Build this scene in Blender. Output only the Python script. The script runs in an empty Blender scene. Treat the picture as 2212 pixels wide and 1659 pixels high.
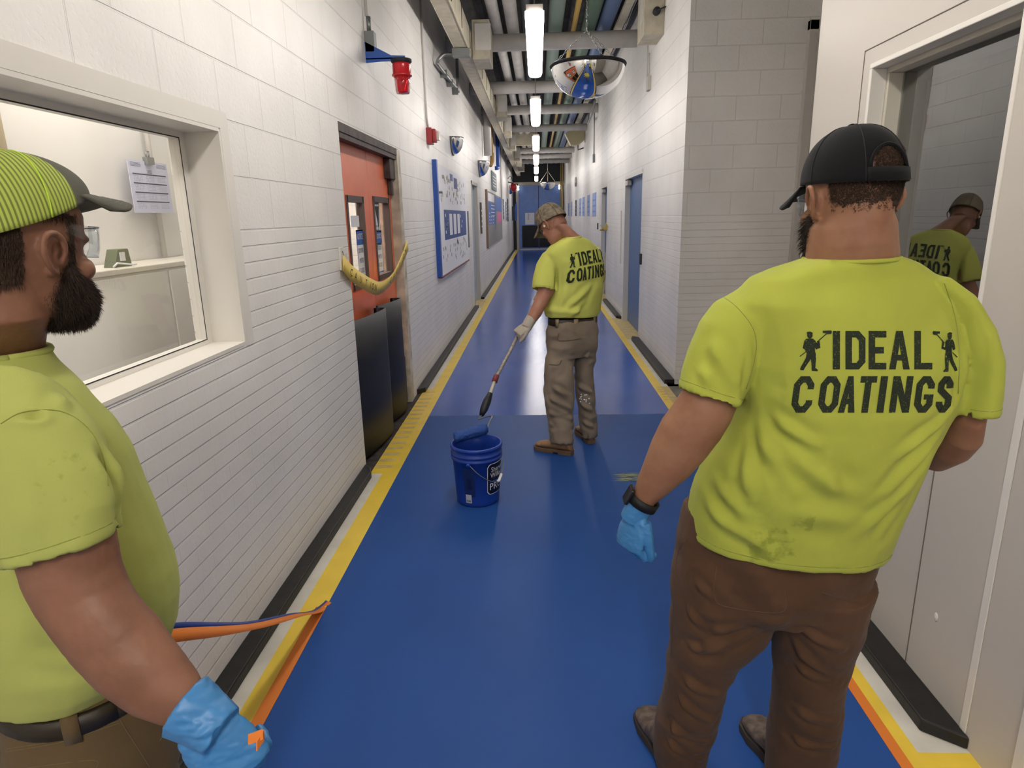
import bpy, bmesh, math, random
import numpy as np
from mathutils import Vector, Matrix, noise
from mathutils.bvhtree import BVHTree
random.seed(7)
PI = math.pi
C = bpy.context.scene.collection
# ---------------------------------------------------------------- camera
F, VX, VY, CAMH = 1400.0, 1159.5, 466.0, 1.7
_v = Vector((VX - 1106, -(VY - 829.5), -F)).normalized()
_hd = Vector((math.cos(math.radians(1.26)), math.sin(math.radians(1.26)), 0))
_z = _hd.cross(_v).normalized()
_x = _v.cross(_z)
M = Matrix((_x, _v, _z))                      # camera axes -> world
EYE = Vector((0, 0, CAMH))
def ray(px, py): return M @ Vector((px - 1106, -(py - 829.5), -F))
def at(px, py, Y): d = ray(px, py); return EYE + d * (Y / d.y)
def onx(px, py, X): d = ray(px, py); return EYE + d * (X / d.x)
def onz(px, py, Z): d = ray(px, py); return EYE + d * ((Z - CAMH) / d.z)
cd = bpy.data.cameras.new('camera'); cam = bpy.data.objects.new('camera', cd); C.objects.link(cam)
cd.sensor_width = 36; cd.lens = 36 * F / 2212; cd.clip_start = 0.02; cd.clip_end = 200
cam.matrix_world = Matrix.Translation(EYE) @ M.to_4x4()
bpy.context.scene.camera = cam
# ---------------------------------------------------------------- materials
def lin(h):
    h = h.lstrip('#'); r = [int(h[i:i+2], 16) / 255 for i in (0, 2, 4)]
    return tuple(c / 12.92 if c <= 0.04045 else ((c + 0.055) / 1.055) ** 2.4 for c in r) + (1,)
def mat(name, col, rough=0.6, metal=0.0, bump=0.0, bscale=80, var=0.0, vscale=6, col2=None, emit=None, estr=1, trans=0, ior=1.45, coat=0, spec=None, alpha=1, stretch=None, detail=3):
    m = bpy.data.materials.new(name); m.use_nodes = True
    nt = m.node_tree; b = nt.nodes['Principled BSDF']; L = nt.links
    c = lin(col) if isinstance(col, str) else col
    b.inputs['Base Color'].default_value = c
    b.inputs['Roughness'].default_value = rough; b.inputs['Metallic'].default_value = metal
    b.inputs['IOR'].default_value = ior
    if trans: b.inputs['Transmission Weight'].default_value = trans
    if coat: b.inputs['Coat Weight'].default_value = coat
    if spec is not None: b.inputs['Specular IOR Level'].default_value = spec
    if alpha < 1: b.inputs['Alpha'].default_value = alpha
    if emit: b.inputs['Emission Color'].default_value = lin(emit); b.inputs['Emission Strength'].default_value = estr
    tc = nt.nodes.new('ShaderNodeTexCoord'); src = tc.outputs['Object']
    if stretch:
        mp = nt.nodes.new('ShaderNodeMapping'); mp.inputs['Scale'].default_value = stretch
        L.new(src, mp.inputs['Vector']); src = mp.outputs['Vector']
    if var or col2:
        n = nt.nodes.new('ShaderNodeTexNoise'); n.inputs['Scale'].default_value = vscale; n.inputs['Detail'].default_value = detail
        L.new(src, n.inputs['Vector'])
        r = nt.nodes.new('ShaderNodeValToRGB'); L.new(n.outputs['Fac'], r.inputs['Fac'])
        r.color_ramp.elements[0].position = 0.35; r.color_ramp.elements[1].position = 0.65
        if col2: r.color_ramp.elements[0].color = c; r.color_ramp.elements[1].color = lin(col2)
        else:
            r.color_ramp.elements[0].color = tuple(v * (1 - var) for v in c[:3]) + (1,)
            r.color_ramp.elements[1].color = tuple(min(1, v * (1 + var)) for v in c[:3]) + (1,)
        L.new(r.outputs['Color'], b.inputs['Base Color'])
    if bump:
        n = nt.nodes.new('ShaderNodeTexNoise'); n.inputs['Scale'].default_value = bscale; n.inputs['Detail'].default_value = 4
        L.new(src, n.inputs['Vector'])
        bp = nt.nodes.new('ShaderNodeBump'); bp.inputs['Strength'].default_value = bump; bp.inputs['Distance'].default_value = 0.004
        L.new(n.outputs['Fac'], bp.inputs['Height']); L.new(bp.outputs['Normal'], b.inputs['Normal'])
    return m
def masonry(name, axis, base='#ebe8e3', zsplit=1.667, rough=0.42):
    """painted concrete block above zsplit, thin brick courses below; axis = wall's run direction ('y' or 'x')"""
    m = bpy.data.materials.new(name); m.use_nodes = True; nt = m.node_tree; L = nt.links; N = nt.nodes.new
    b = nt.nodes['Principled BSDF']; b.inputs['Roughness'].default_value = rough
    tc = N('ShaderNodeTexCoord'); sp = N('ShaderNodeSeparateXYZ'); L.new(tc.outputs['Object'], sp.inputs[0])
    z = N('ShaderNodeMath'); z.operation = 'SUBTRACT'; z.inputs[1].default_value = zsplit; L.new(sp.outputs['Z'], z.inputs[0])
    cb = N('ShaderNodeCombineXYZ'); xy = N('ShaderNodeMath'); xy.operation = 'ADD'; L.new(sp.outputs['X'], xy.inputs[0]); L.new(sp.outputs['Y'], xy.inputs[1]); L.new(xy.outputs[0], cb.inputs[0]); L.new(z.outputs[0], cb.inputs[1])
    def brick(w, h, mort, off):
        t = N('ShaderNodeTexBrick'); t.offset = off; L.new(cb.outputs[0], t.inputs['Vector'])
        t.inputs['Color1'].default_value = (1, 1, 1, 1); t.inputs['Color2'].default_value = (1, 1, 1, 1); t.inputs['Mortar'].default_value = (0, 0, 0, 1)
        t.inputs['Scale'].default_value = 1; t.inputs['Brick Width'].default_value = w; t.inputs['Row Height'].default_value = h
        t.inputs['Mortar Size'].default_value = mort; t.inputs['Mortar Smooth'].default_value = 0.4; t.inputs['Bias'].default_value = 0
        return t
    B1 = brick(0.406, 0.2115, 0.0045, 0.5); B2a = brick(0.203, 0.0677, 0.0035, 0.5); B2b = brick(90, 0.0677, 0.0048, 0)
    B2 = N('ShaderNodeMix'); B2.data_type = 'RGBA'; B2.inputs[0].default_value = .86; L.new(B2a.outputs['Color'], B2.inputs[6]); L.new(B2b.outputs['Color'], B2.inputs[7])
    gt = N('ShaderNodeMath'); gt.operation = 'GREATER_THAN'; gt.inputs[1].default_value = zsplit; L.new(sp.outputs['Z'], gt.inputs[0])
    mx = N('ShaderNodeMix'); mx.data_type = 'FLOAT'
    L.new(gt.outputs[0], mx.inputs[0]); L.new(B2.outputs[2], mx.inputs[2]); L.new(B1.outputs['Color'], mx.inputs[3])
    # block pores and paint texture
    n1 = N('ShaderNodeTexNoise'); n1.inputs['Scale'].default_value = 55; n1.inputs['Detail'].default_value = 5; L.new(tc.outputs['Object'], n1.inputs['Vector'])
    pr = N('ShaderNodeMapRange'); pr.inputs[1].default_value = 0.33; pr.inputs[2].default_value = 0.5; L.new(n1.outputs['Fac'], pr.inputs[0])
    pm = N('ShaderNodeMath'); pm.operation = 'MULTIPLY'; L.new(pr.outputs[0], pm.inputs[0])
    gm = N('ShaderNodeMapRange'); gm.inputs[3].default_value = 0.07; gm.inputs[4].default_value = 0.20; L.new(gt.outputs[0], gm.inputs[0]); L.new(gm.outputs[0], pm.inputs[1])
    ad = N('ShaderNodeMath'); ad.operation = 'ADD'; L.new(mx.outputs[0], ad.inputs[0]); L.new(pm.outputs[0], ad.inputs[1])
    bp = N('ShaderNodeBump'); bp.inputs['Strength'].default_value = 0.85; bp.inputs['Distance'].default_value = 0.004
    L.new(ad.outputs[0], bp.inputs['Height']); L.new(bp.outputs['Normal'], b.inputs['Normal'])
    # dirt: slow variation; joints darkened in colour to stand for their shade
    n2 = N('ShaderNodeTexNoise'); n2.inputs['Scale'].default_value = 1.7; n2.inputs['Detail'].default_value = 5; L.new(tc.outputs['Object'], n2.inputs['Vector'])
    r2 = N('ShaderNodeValToRGB'); L.new(n2.outputs['Fac'], r2.inputs['Fac'])
    c = lin(base); r2.color_ramp.elements[0].position = .3; r2.color_ramp.elements[0].color = tuple(v * .9 for v in c[:3]) + (1,)
    r2.color_ramp.elements[1].position = .62; r2.color_ramp.elements[1].color = c
    m2 = N('ShaderNodeMix'); m2.data_type = 'RGBA'; m2.blend_type = 'MULTIPLY'; m2.inputs[0].default_value = 1
    r3 = N('ShaderNodeMapRange'); r3.inputs[3].default_value = 0.94; r3.inputs[4].default_value = 1.0; L.new(mx.outputs[0], r3.inputs[0])
    L.new(r2.outputs['Color'], m2.inputs[6]); L.new(r3.outputs[0], m2.inputs[7]); L.new(m2.outputs[2], b.inputs['Base Color'])
    return m
# ---------------------------------------------------------------- mesh helpers
def setp(o, label=None, cat=None, group=None, kind=None):
    if label: o['label'] = label
    if cat: o['category'] = cat
    if group: o['group'] = group
    if kind: o['kind'] = kind
    return o
def empty(name, loc, label=None, cat=None, group=None, kind=None):
    o = bpy.data.objects.new(name, None); o.location = loc; o.empty_display_size = .1; C.objects.link(o)
    return setp(o, label, cat, group, kind)
def link(name, me, mats, parent=None, smooth=False):
    o = bpy.data.objects.new(name, me); C.objects.link(o)
    if not isinstance(mats, (list, tuple)): mats = [mats]
    for m in mats: me.materials.append(m)
    if smooth:
        for p in me.polygons: p.use_smooth = True
    if parent:
        o.parent = parent
        mw = Matrix.Translation(parent.location)
        o.matrix_parent_inverse = mw.inverted()
    return o
class MB:
    """collects shapes in world coordinates, links them as ONE mesh object"""
    def __init__(s): s.v = []; s.f = []; s.mi = []; s.cur = 0; s.sm = []
    def add(s, vs, fs, smooth=False):
        b = len(s.v); s.v += [tuple(v) for v in vs]; s.f += [tuple(i + b for i in f) for f in fs]
        s.mi += [s.cur] * len(fs); s.sm += [smooth] * len(fs); return s
    def box(s, x0, x1, y0, y1, z0, z1):
        v = [(x, y, z) for x in (x0, x1) for y in (y0, y1) for z in (z0, z1)]
        return s.add(v, [(0,1,3,2),(4,6,7,5),(0,4,5,1),(2,3,7,6),(0,2,6,4),(1,5,7,3)])
    def obox(s, c, u, v, w, a, b, d):
        c = Vector(c); u = Vector(u).normalized()*a; v = Vector(v).normalized()*b; w = Vector(w).normalized()*d
        p = [c+u*i+v*j+w*k for i in (-1,1) for j in (-1,1) for k in (-1,1)]
        return s.add(p, [(0,1,3,2),(4,6,7,5),(0,4,5,1),(2,3,7,6),(0,2,6,4),(1,5,7,3)])
    def prism(s, pts, d):            # planar polygon extruded by vector d
        d = Vector(d); n = len(pts); p = [Vector(q) for q in pts]
        return s.add(p + [q + d for q in p], [tuple(range(n))[::-1], tuple(range(n, 2*n))] + [(i, (i+1) % n, n+(i+1) % n, n+i) for i in range(n)])
    def loft(s, rings, cap=True, smooth=True, closed=True):
        n = len(rings[0]); vs = [p for r in rings for p in r]; fs = []
        for i in range(len(rings)-1):
            for j in range(n if closed else n-1):
                a = i*n+j; b = i*n+(j+1) % n; fs.append((a, b, b+n, a+n))
        if cap and closed: fs += [tuple(range(n))[::-1], tuple(range((len(rings)-1)*n, len(rings)*n))]
        return s.add(vs, fs, smooth)
    def tube(s, pts, r, n=10, smooth=True):
        return s.loft(tube_rings(pts, r, n), smooth=smooth)
    def build(s, name, mats, parent=None, bevel=0):
        me = bpy.data.meshes.new(name); me.from_pydata(s.v, [], s.f); me.update()
        if not isinstance(mats, (list, tuple)): mats = [mats]
        o = link(name, me, mats, parent)
        for p, k, q in zip(me.polygons, s.mi, s.sm): p.material_index = k; p.use_smooth = q
        if bevel:
            bv = o.modifiers.new('bevel', 'BEVEL'); bv.width = bevel; bv.segments = 2; bv.limit_method = 'ANGLE'
        return o
def tube_rings(pts, r, n=10):
    P = [Vector(p) for p in pts]; R = r if isinstance(r, (list, tuple)) else [r]*len(P)
    T = [(P[min(i+1, len(P)-1)] - P[max(i-1, 0)]).normalized() for i in range(len(P))]
    up = Vector((0, 0, 1)) if abs(T[0].z) < .9 else Vector((1, 0, 0))
    u = T[0].cross(up).normalized(); out = []
    for p, t, rr in zip(P, T, R):
        u = (u - t*u.dot(t)).normalized(); w = t.cross(u)
        out.append([p + (u*math.cos(2*PI*k/n) + w*math.sin(2*PI*k/n))*rr for k in range(n)])
    return out
def smooth_path(pts, k=6):
    P = [Vector(p) for p in pts]; out = []
    for i in range(len(P)-1):
        p0 = P[max(i-1,0)]; p1 = P[i]; p2 = P[i+1]; p3 = P[min(i+2, len(P)-1)]
        for j in range(k):
            t = j/k
            out.append(0.5*((2*p1) + (p2-p0)*t + (2*p0-5*p1+4*p2-p3)*t*t + (3*p1-p0-3*p2+p3)*t**3))
    out.append(P[-1]); return out
def box(name, x0, x1, y0, y1, z0, z1, m, parent=None, bevel=0): return MB().box(x0,x1,y0,y1,z0,z1).build(name, m, parent, bevel)
def holes(x0, x1, rng, zr, hs, axis='y'):
    """boxes filling rng x zr minus holes (a0,a1,z0,z1)"""
    mb = MB(); ys = sorted({rng[0], rng[1], *[h[0] for h in hs], *[h[1] for h in hs]})
    for a, b in zip(ys, ys[1:]):
        z = zr[0]
        for h in sorted([h for h in hs if h[0] <= a and h[1] >= b], key=lambda h: h[2]):
            if h[2] > z: (mb.box(x0,x1,a,b,z,h[2]) if axis == 'y' else mb.box(a,b,x0,x1,z,h[2]))
            z = h[3]
        if z < zr[1]: (mb.box(x0,x1,a,b,z,zr[1]) if axis == 'y' else mb.box(a,b,x0,x1,z,zr[1]))
    return mb
def text_mesh(body, size, parts_font=None):
    cu = bpy.data.curves.new('t', 'FONT'); cu.body = body; cu.size = size; cu.align_x = 'CENTER'; cu.align_y = 'CENTER'; cu.resolution_u = 2
    o = bpy.data.objects.new('t', cu); C.objects.link(o)
    bpy.context.view_layer.update()
    me = bpy.data.meshes.new_from_object(o.evaluated_get(bpy.context.evaluated_depsgraph_get()))
    v = [tuple(q.co) for q in me.vertices]; f = [tuple(p.vertices) for p in me.polygons]
    bpy.data.objects.remove(o); bpy.data.meshes.remove(me); bpy.data.curves.remove(cu)
    return v, f
def add_text(mb, body, size, org, u, v, off=0.0, sx=1.0):
    u = Vector(u); v = Vector(v); n = u.cross(v).normalized()
    vs, fs = text_mesh(body, size)
    mb.add([Vector(org) + u*(p[0]*sx) + v*p[1] + n*off for p in vs], fs)
# ---------------------------------------------------------------- shared materials
XL, XR, XP, YE, ZC = -1.215, 1.39, 1.37, 34.5, 4.7
m_wl = masonry('painted masonry along corridor', 'y')
m_wx = masonry('painted masonry across corridor', 'x', base='#ebe7e1')
m_white = mat('white painted metal', '#c0bab1', .4, bump=.05, bscale=40)
m_whiteg = mat('white gloss trim', '#dcd8d0', .35)
m_cream = mat('cream painted steel', '#b8b09c', .5, var=.12, vscale=9)
m_pipe = mat('white painted pipe', '#cbc7c1', .5, var=.06)
m_dark = mat('dark ceiling deck', '#4c4a48', .8, var=.3, vscale=4)
m_black = mat('black rubber', '#15151a', .5, var=.3, vscale=5, bump=.1)
m_curb = mat('black painted timber curb', '#1b1a19', .5, var=.35, vscale=20, bump=.25, bscale=60)
m_grey = mat('galvanised steel', '#8f918f', .4, .7)
m_greyp = mat('grey painted box', '#7f8280', .45)
m_blue = mat('blue gloss paint', '#2f57a8', .35)
m_bluedoor = mat('blue door paint', '#7191d6', .35, var=.05)
m_steelblue = mat('steel blue door paint', '#53719f', .4)
m_orange = mat('orange door paint', '#ea7850', .35, var=.04)
m_rust = mat('rusty brown steel', '#4a3e3a', .6, var=.3, vscale=12)
m_yellow = mat('yellow floor paint', '#e6c644', .35, var=.05, bump=.05)
m_floorwhite = mat('white floor paint', '#cfcbc0', .45, var=.08)
m_paper = mat('white paper', '#e6e6ea', .8)
m_ink = mat('dark ink', '#2a2b30', .7)
m_bluepaper = mat('blue paper', '#8fa3cf', .7)
m_red = mat('red plastic', '#c81f28', .3, coat=.4)
m_redbox = mat('red fire alarm plastic', '#a3363a', .4)
m_mirror = mat('chrome mirror', '#f2f2f2', .02, 1.0)
m_glass = mat('clear glass', '#ffffff', .0, trans=1, ior=1.45)
# thin glass: reflective pane that lets the view through
def thin_glass(name, tint=(1,1,1,1), refl=.08):
    m = bpy.data.materials.new(name); m.use_nodes = True; nt = m.node_tree; nt.nodes.clear()
    o = nt.nodes.new('ShaderNodeOutputMaterial'); t = nt.nodes.new('ShaderNodeBsdfTransparent'); t.inputs[0].default_value = tint
    g = nt.nodes.new('ShaderNodeBsdfGlossy'); g.inputs['Roughness'].default_value = 0.01
    fr = nt.nodes.new('ShaderNodeFresnel'); fr.inputs[0].default_value = 1.5
    mr = nt.nodes.new('ShaderNodeMath'); mr.operation = 'ADD'; mr.inputs[1].default_value = refl; mr.use_clamp = True
    nt.links.new(fr.outputs[0], mr.inputs[0])
    ge = nt.nodes.new('ShaderNodeNewGeometry'); inv = nt.nodes.new('ShaderNodeMath'); inv.operation = 'SUBTRACT'; inv.inputs[0].default_value = 1; nt.links.new(ge.outputs['Backfacing'], inv.inputs[1])
    m2 = nt.nodes.new('ShaderNodeMath'); m2.operation = 'MULTIPLY'; nt.links.new(mr.outputs[0], m2.inputs[0]); nt.links.new(inv.outputs[0], m2.inputs[1]); mr = m2
    mx = nt.nodes.new('ShaderNodeMixShader'); nt.links.new(mr.outputs[0], mx.inputs[0]); nt.links.new(t.outputs[0], mx.inputs[1]); nt.links.new(g.outputs[0], mx.inputs[2]); nt.links.new(mx.outputs[0], o.inputs[0])
    return m
m_pane = thin_glass('window pane', refl=0.0)
# ---------------------------------------------------------------- floor
def floor_mat(name, col, rough, orange, c2, darker=None):
    m = mat(name, col, rough, bump=orange, bscale=260, col2=c2, vscale=1.3, detail=6, spec=.35 if rough > .3 else .5)
    return m
m_fnear = floor_mat('fresh blue floor coating', '#1c478a', .5, .10, '#204d93')
m_ffar = floor_mat('glossy blue floor coating', '#1f4ea6', .13, .10, '#2456b0')
m_fgrey = mat('bare grey concrete', '#6b6760', .7, var=.2, vscale=7)
m_fdirt = mat('dirty dark threshold concrete', '#332e2a', .8, var=.6, vscale=14)
m_fcream = mat('cream worn floor paint', '#c8b27a', .5, var=.12, vscale=12)
fb = MB()
def strip(k, x0, x1, y0, y1):
    fb.cur = k; fb.add([(x0,y0,0),(x1,y0,0),(x1,y1,0),(x0,y1,0)], [(0,1,2,3)])
FM = [m_fnear, m_ffar, m_yellow, m_floorwhite, m_fgrey, m_fdirt, m_fcream]
BL, BR, SEAM = -.976, 1.158, 5.465
strip(0, BL, BR, -6, SEAM); strip(1, BL, BR, SEAM, YE)
# left border
for a, b in ((-6, 4.14), (6.38, 12.5), (13.8, YE)):
    strip(2, -1.085, BL, a, b); strip(3, -1.5, -1.085, a, b)
strip(2, -1.17, BL, 4.14, 6.38); strip(2, -1.085, BL, 12.5, 13.8); strip(6, -1.5, -1.085, 12.5, 13.8)
strip(5, -1.9, -1.17, 4.14, 6.38)
strip(3, -3.2, -1.5, -6, 4.14); strip(5, -3.2, -1.9, 4.14, 6.38)
# right border (near white panel; the stripe turns the corner at y 1.77)
strip(2, BR, 2.2, -6, 1.77); strip(2, BR, 1.207, 1.77, 3.5); strip(3, 1.207, 2.2, 1.77, 3.5)
strip(2, BR, 1.235, 3.5, 6.4); strip(6, 1.235, 1.31, 3.5, 6.4); strip(4, 1.31, 3.6, 3.5, 6.7)
for a, b in ((6.4, 8.98), (10.92, 13.2), (15.0, YE)):
    strip(2, BR, 1.245, a, b); strip(3, 1.245, 1.6, a, b)
for a, b in ((8.98, 10.92), (13.2, 15.0)):
    strip(2, BR, 1.245, a, b); strip(6, 1.245, 1.9, a, b)
strip(4, 1.6, 3.6, 6.7, 8.98)
# pale anti-slip bars painted across the yellow at the doorways
bars = MB()
for i in range(17):
    y = 4.24 + i*.125
    bars.add([(-1.165,y,.0012),(-1.045,y+.01,.0012),(-1.045,y+.055,.0012),(-1.165,y+.05,.0012)], [(0,1,2,3)])
for i in range(6):
    y = 5.9 + i*.09
    bars.add([(1.185,y,.0012),(1.29,y+.01,.0012),(1.29,y+.04,.0012),(1.185,y+.035,.0012)], [(0,1,2,3)])
fl = fb.build('floor', FM); fl['kind'] = 'structure'
b_ = bars.build('floor_bars', m_fcream, fl)
scuff = MB(); _a, _b = onz(1322, 1040, 0), onz(1398, 1022, 0); random.seed(21)
for k in range(34):
    x0 = random.uniform(_a.x, _a.x+.10); y0 = random.uniform(_a.y, _b.y); ln = random.uniform(.04, _b.x-_a.x-.03); th = random.uniform(.0015, .005)
    scuff.add([(x0,y0,.0014),(x0+ln*.5,y0-th*.5,.0014),(x0+ln,y0+.006,.0014),(x0+ln*.5,y0+th,.0014)], [(0,1,2,3)])
scuff.build('floor_scuff', mat('yellow paint scuff', '#a9b07a', .6), fl)
sub = box('floor', -3.2, 3.6, -6, YE, -.15, -.004, m_fgrey); sub['kind'] = 'structure'
# ---------------------------------------------------------------- walls
WZ0, WZ1 = 1.22, 2.04      # left window
DY0, DY1, DZ = 4.215, 5.98, 2.285
wl = holes(-1.42, XL, (-6, YE), (0, ZC), [(.35, 2.6, WZ0, WZ1), (DY0, DY1, 0, DZ), (12.56, 13.75, 0, 2.33)]).build('wall_left', m_wl); wl['kind'] = 'structure'
wr = holes(XR, 1.75, (6.48, YE), (0, ZC), [(8.92, 10.7, 0, 2.262), (13.36, 14.5, 0, 2.28)]).build('wall_right', m_wl); wr['kind'] = 'structure'
wf = MB().box(1.75, 3.6, 6.48, 6.75, 0, ZC).build('wall_alcove', m_wx); wf['kind'] = 'structure'
wa = MB().box(3.3, 3.6, 1.0, 6.48, 0, ZC).build('wall_alcove', m_wl); wa['kind'] = 'structure'
# end wall above and beside the blue doors
we = holes(YE, YE+.3, (-3, 3.6), (0, ZC), [(-.94, 1.24, 0, 3.22)], 'x').build('wall_end', mat('dark end wall', '#35383c', .7)); we['kind'] = 'structure'
wb = box('wall_behind', -1.6, 2.6, -6.3, -6, 0, ZC, m_wx); wb['kind'] = 'structure'
# corrugated deck ceiling
cb_ = MB(); prof = []
x = -1.7; up = True
while x < 3.7:
    prof += [(x, ZC + (.04 if up else 0)), (x+.09, ZC + (.04 if up else 0))]; x += .12; up = not up
prof = prof[:]
cb_.loft([[Vector((px, y, pz)) for px, pz in prof] + [Vector((3.75, y, ZC+.2)), Vector((-1.75, y, ZC+.2))] for y in (-6, YE)], smooth=False)
ce = cb_.build('ceiling', m_dark); ce['kind'] = 'structure'
# baseboard curbs
def curb(name, pts, h=.048):
    o = MB().prism([(x, y, 0) for x, y in pts], (0, 0, h)).build(name, m_curb, bevel=.006); o['kind'] = 'structure'; return o
curb('baseboard_left', [(XL, -3), (-1.14, -3), (-1.14, 4.06), (-1.165, 4.14), (XL, 4.2)])
curb('baseboard_left', [(XL, 6.2), (-1.14, 6.28), (-1.14, 12.5), (XL, 12.5)])
curb('baseboard_left', [(XL, 13.8), (-1.14, 13.8), (-1.14, 34.2), (XL, 34.2)])
curb('baseboard_right', [(XP, 1.78), (XP, 3.49), (1.262, 3.49), (1.262, 1.86)])
curb('baseboard_right', [(XR, 6.49), (XR, 8.9), (1.315, 8.98), (1.29, 8.9), (1.29, 6.5)])
curb('baseboard_right', [(XR, 10.8), (XR, 13.2), (1.315, 13.2), (1.315, 10.92)])
curb('baseboard_right', [(XR, 15.0), (XR, 34.2), (1.315, 34.2), (1.315, 15.1)])
# ---------------------------------------------------------------- left window and the room behind it
w1 = empty('window_1', (XL, 1.5, WZ0), kind='structure')
GX = -1.36
f = MB()
# reveal lining (thin boards) and inner frame
f.box(GX, XL+.003, .35, 2.6, WZ0-.012, WZ0+.002); f.box(GX, XL+.003, .35, 2.6, WZ1-.002, WZ1+.012)
f.box(GX, XL+.003, 2.598, 2.612, WZ0+.002, WZ1-.002); f.box(GX, XL+.003, .338, .352, WZ0+.002, WZ1-.002)
f.box(XL, XL+.004, .2, 2.68, WZ1+.012, WZ1+.075); f.box(XL, XL+.004, 2.612, 2.68, WZ0-.02, WZ1+.012)
f.build('reveal', m_whiteg, w1)
f = MB()
for a, b, c_, d in ((.352, .39, WZ0+.02, WZ1-.025), (2.555, 2.598, WZ0+.02, WZ1-.025), (.352, 2.598, WZ0+.002, WZ0+.02), (.352, 2.598, WZ1-.025, WZ1-.002)):
    f.box(GX-.03, GX+.012, a, b, c_, d)
f.build('window_frame', m_whiteg, w1)
f = MB(); q = GX+.0132
for a, b, c_, d in ((2.552, 2.556, WZ0+.02, WZ1-.025), (.39, 2.556, WZ0+.019, WZ0+.023), (.39, 2.556, WZ1-.028, WZ1-.024)):
    f.box(GX+.0118, q, a, b, c_, d)
f.build('gasket', m_ink, w1)
MB().box(GX-.002, GX+.002, .39, 2.555, WZ0+.02, WZ1-.025).build('window_pane', m_pane, w1)
m_room = mat('office white wall', '#e2e0dc', .6, var=.03, vscale=2)
rm = MB(); rm.box(-2.05, -2.0, -.4, 4.1, 0, 3.1); rm.box(-2.0, -1.42, 4.0, 4.1, 0, 3.1); rm.box(-2.0, -1.42, -.4, -.3, 0, 3.1); rm.box(-2.0, -1.42, -.3, 4.0, 3.05, 3.1)
r_ = rm.build('wall_office', m_room); r_['kind'] = 'structure'
RB = -2.0
t = empty('filing_cabinet', (-1.86, 2.6, 0), 'tall white flush cabinet behind the office window, lower half of the view', 'cabinet')
MB().box(-1.99, -1.73, .3, 3.9, 0, 1.50).build('body', mat('white cabinet laminate', '#e9e6e0', .45), t, .004)
MB().box(-1.995, -1.72, .29, 3.91, 1.50, 1.525).build('top', mat('cabinet top laminate', '#e2ddd2', .4), t, .004)
yy = .3
for k in range(4):
    d = MB().box(-1.73, -1.722, yy+.01+k*.9, yy+.89+k*.9, .1, 1.49).build('door', mat('white cabinet door', '#e9e6e0', .45), t, .003)
p = onx(325, 350, RB+.03)
t = setp(MB().tube([(RB+.03, p.y, 3.04), (RB+.03, p.y, 1.53)], .014).build('wall_conduit', m_pipe), 'white conduit running down the office wall behind the calendar', 'conduit')
cal0 = onx(275, 338, RB+.06); cal1 = onx(376, 460, RB+.06)
t = empty('wall_calendar', cal0, 'white 2025 year calendar clipped to the conduit inside the office window', 'calendar')
cm = MB(); cy0, cy1, cz0, cz1 = cal0.y, cal1.y, cal1.z, cal0.z-.01
cm.box(RB+.052, RB+.056, cy0, cy1, cz0, cz1); cm.build('sheet', mat('pale blue calendar paper', '#c9cbe0', .7), t)
cm = MB(); W_, H_ = cy1-cy0, cz1-cz0; cx = RB+.0575
for r in range(4):
    zt = cz1 - H_*(.27+.175*r)
    cm.add([(cx, cy0+.07*W_, zt), (cx, cy1-.07*W_, zt), (cx, cy1-.07*W_, zt+.022*H_), (cx, cy0+.07*W_, zt+.022*H_)], [(0,1,2,3)])
    for c3 in range(3):
        for rr in range(4):
            for kk in range(6):
                ya = cy0 + W_*(.1+.3*c3+.036*kk); za = zt - H_*(.035+.028*rr)
                cm.add([(cx, ya, za), (cx, ya+.012*W_, za), (cx, ya+.012*W_, za+.008*H_), (cx, ya, za+.008*H_)], [(0,1,2,3)])
for k in range(4):
    zt = cz1 - H_*(.05+.022*k)
    cm.add([(cx, cy0+.05*W_, zt), (cx, cy0+.3*W_, zt), (cx, cy0+.3*W_, zt+.006*H_), (cx, cy0+.05*W_, zt+.006*H_)], [(0,1,2,3)])
    cm.add([(cx, cy0+.7*W_, zt), (cx, cy0+.95*W_, zt), (cx, cy0+.95*W_, zt+.006*H_), (cx, cy0+.7*W_, zt+.006*H_)], [(0,1,2,3)])
add_text(cm, '2025', .055*H_*1.6, (cx, (cy0+cy1)/2, cz1-.205*H_), (0,1,0), (0,0,1))
cm.build('printed_months', mat('calendar ink', '#44465a', .7), t)
MB().box(RB+.05, RB+.075, (cy0+cy1)/2-.03, (cy0+cy1)/2+.03, cz1-.015, cz1+.02).tube([(RB+.06, (cy0+cy1)/2-.012, cz1+.015), (RB+.06, (cy0+cy1)/2-.012, cz1+.05), (RB+.06, (cy0+cy1)/2+.012, cz1+.05), (RB+.06, (cy0+cy1)/2+.012, cz1+.015)], .004, 6).build('bulldog_clip', m_grey, t)
d0 = onx(266, 566, -1.78)
t = empty('control_box', (d0.x, d0.y, 1.525), 'grey-green tapered control box on the office cabinet beside the left worker', 'device')
w_, h_ = .062, .075
Z0 = 1.525
MB().prism([(d0.x, d0.y-w_, Z0), (d0.x, d0.y+w_, Z0), (d0.x, d0.y+w_*.8, Z0+h_), (d0.x, d0.y-w_*.35, Z0+h_)], (-.05, 0, 0)).build('housing', mat('grey green plastic', '#6d7361', .5), t, .003)
MB().box(d0.x, d0.x+.006, d0.y-.018, d0.y+.012, Z0+.025, Z0+.062).build('white_panel', m_paper, t)
MB().tube([(d0.x+.02, d0.y-.10, Z0+.006), (d0.x+.02, d0.y-.07, Z0+.02), (d0.x+.02, d0.y+.02, Z0+.008), (d0.x+.02, d0.y+.06, Z0+.008)], .004, 6).build('cable', m_paper, t)
cp = mat('pale beige curtain', '#cfc2a6', .8)
cu_ = [[Vector((RB+.06+.02*math.sin(k*1.1), 2.05+.028*k, z)) for z in (1.55, 3.0)] for k in range(16)]
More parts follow.
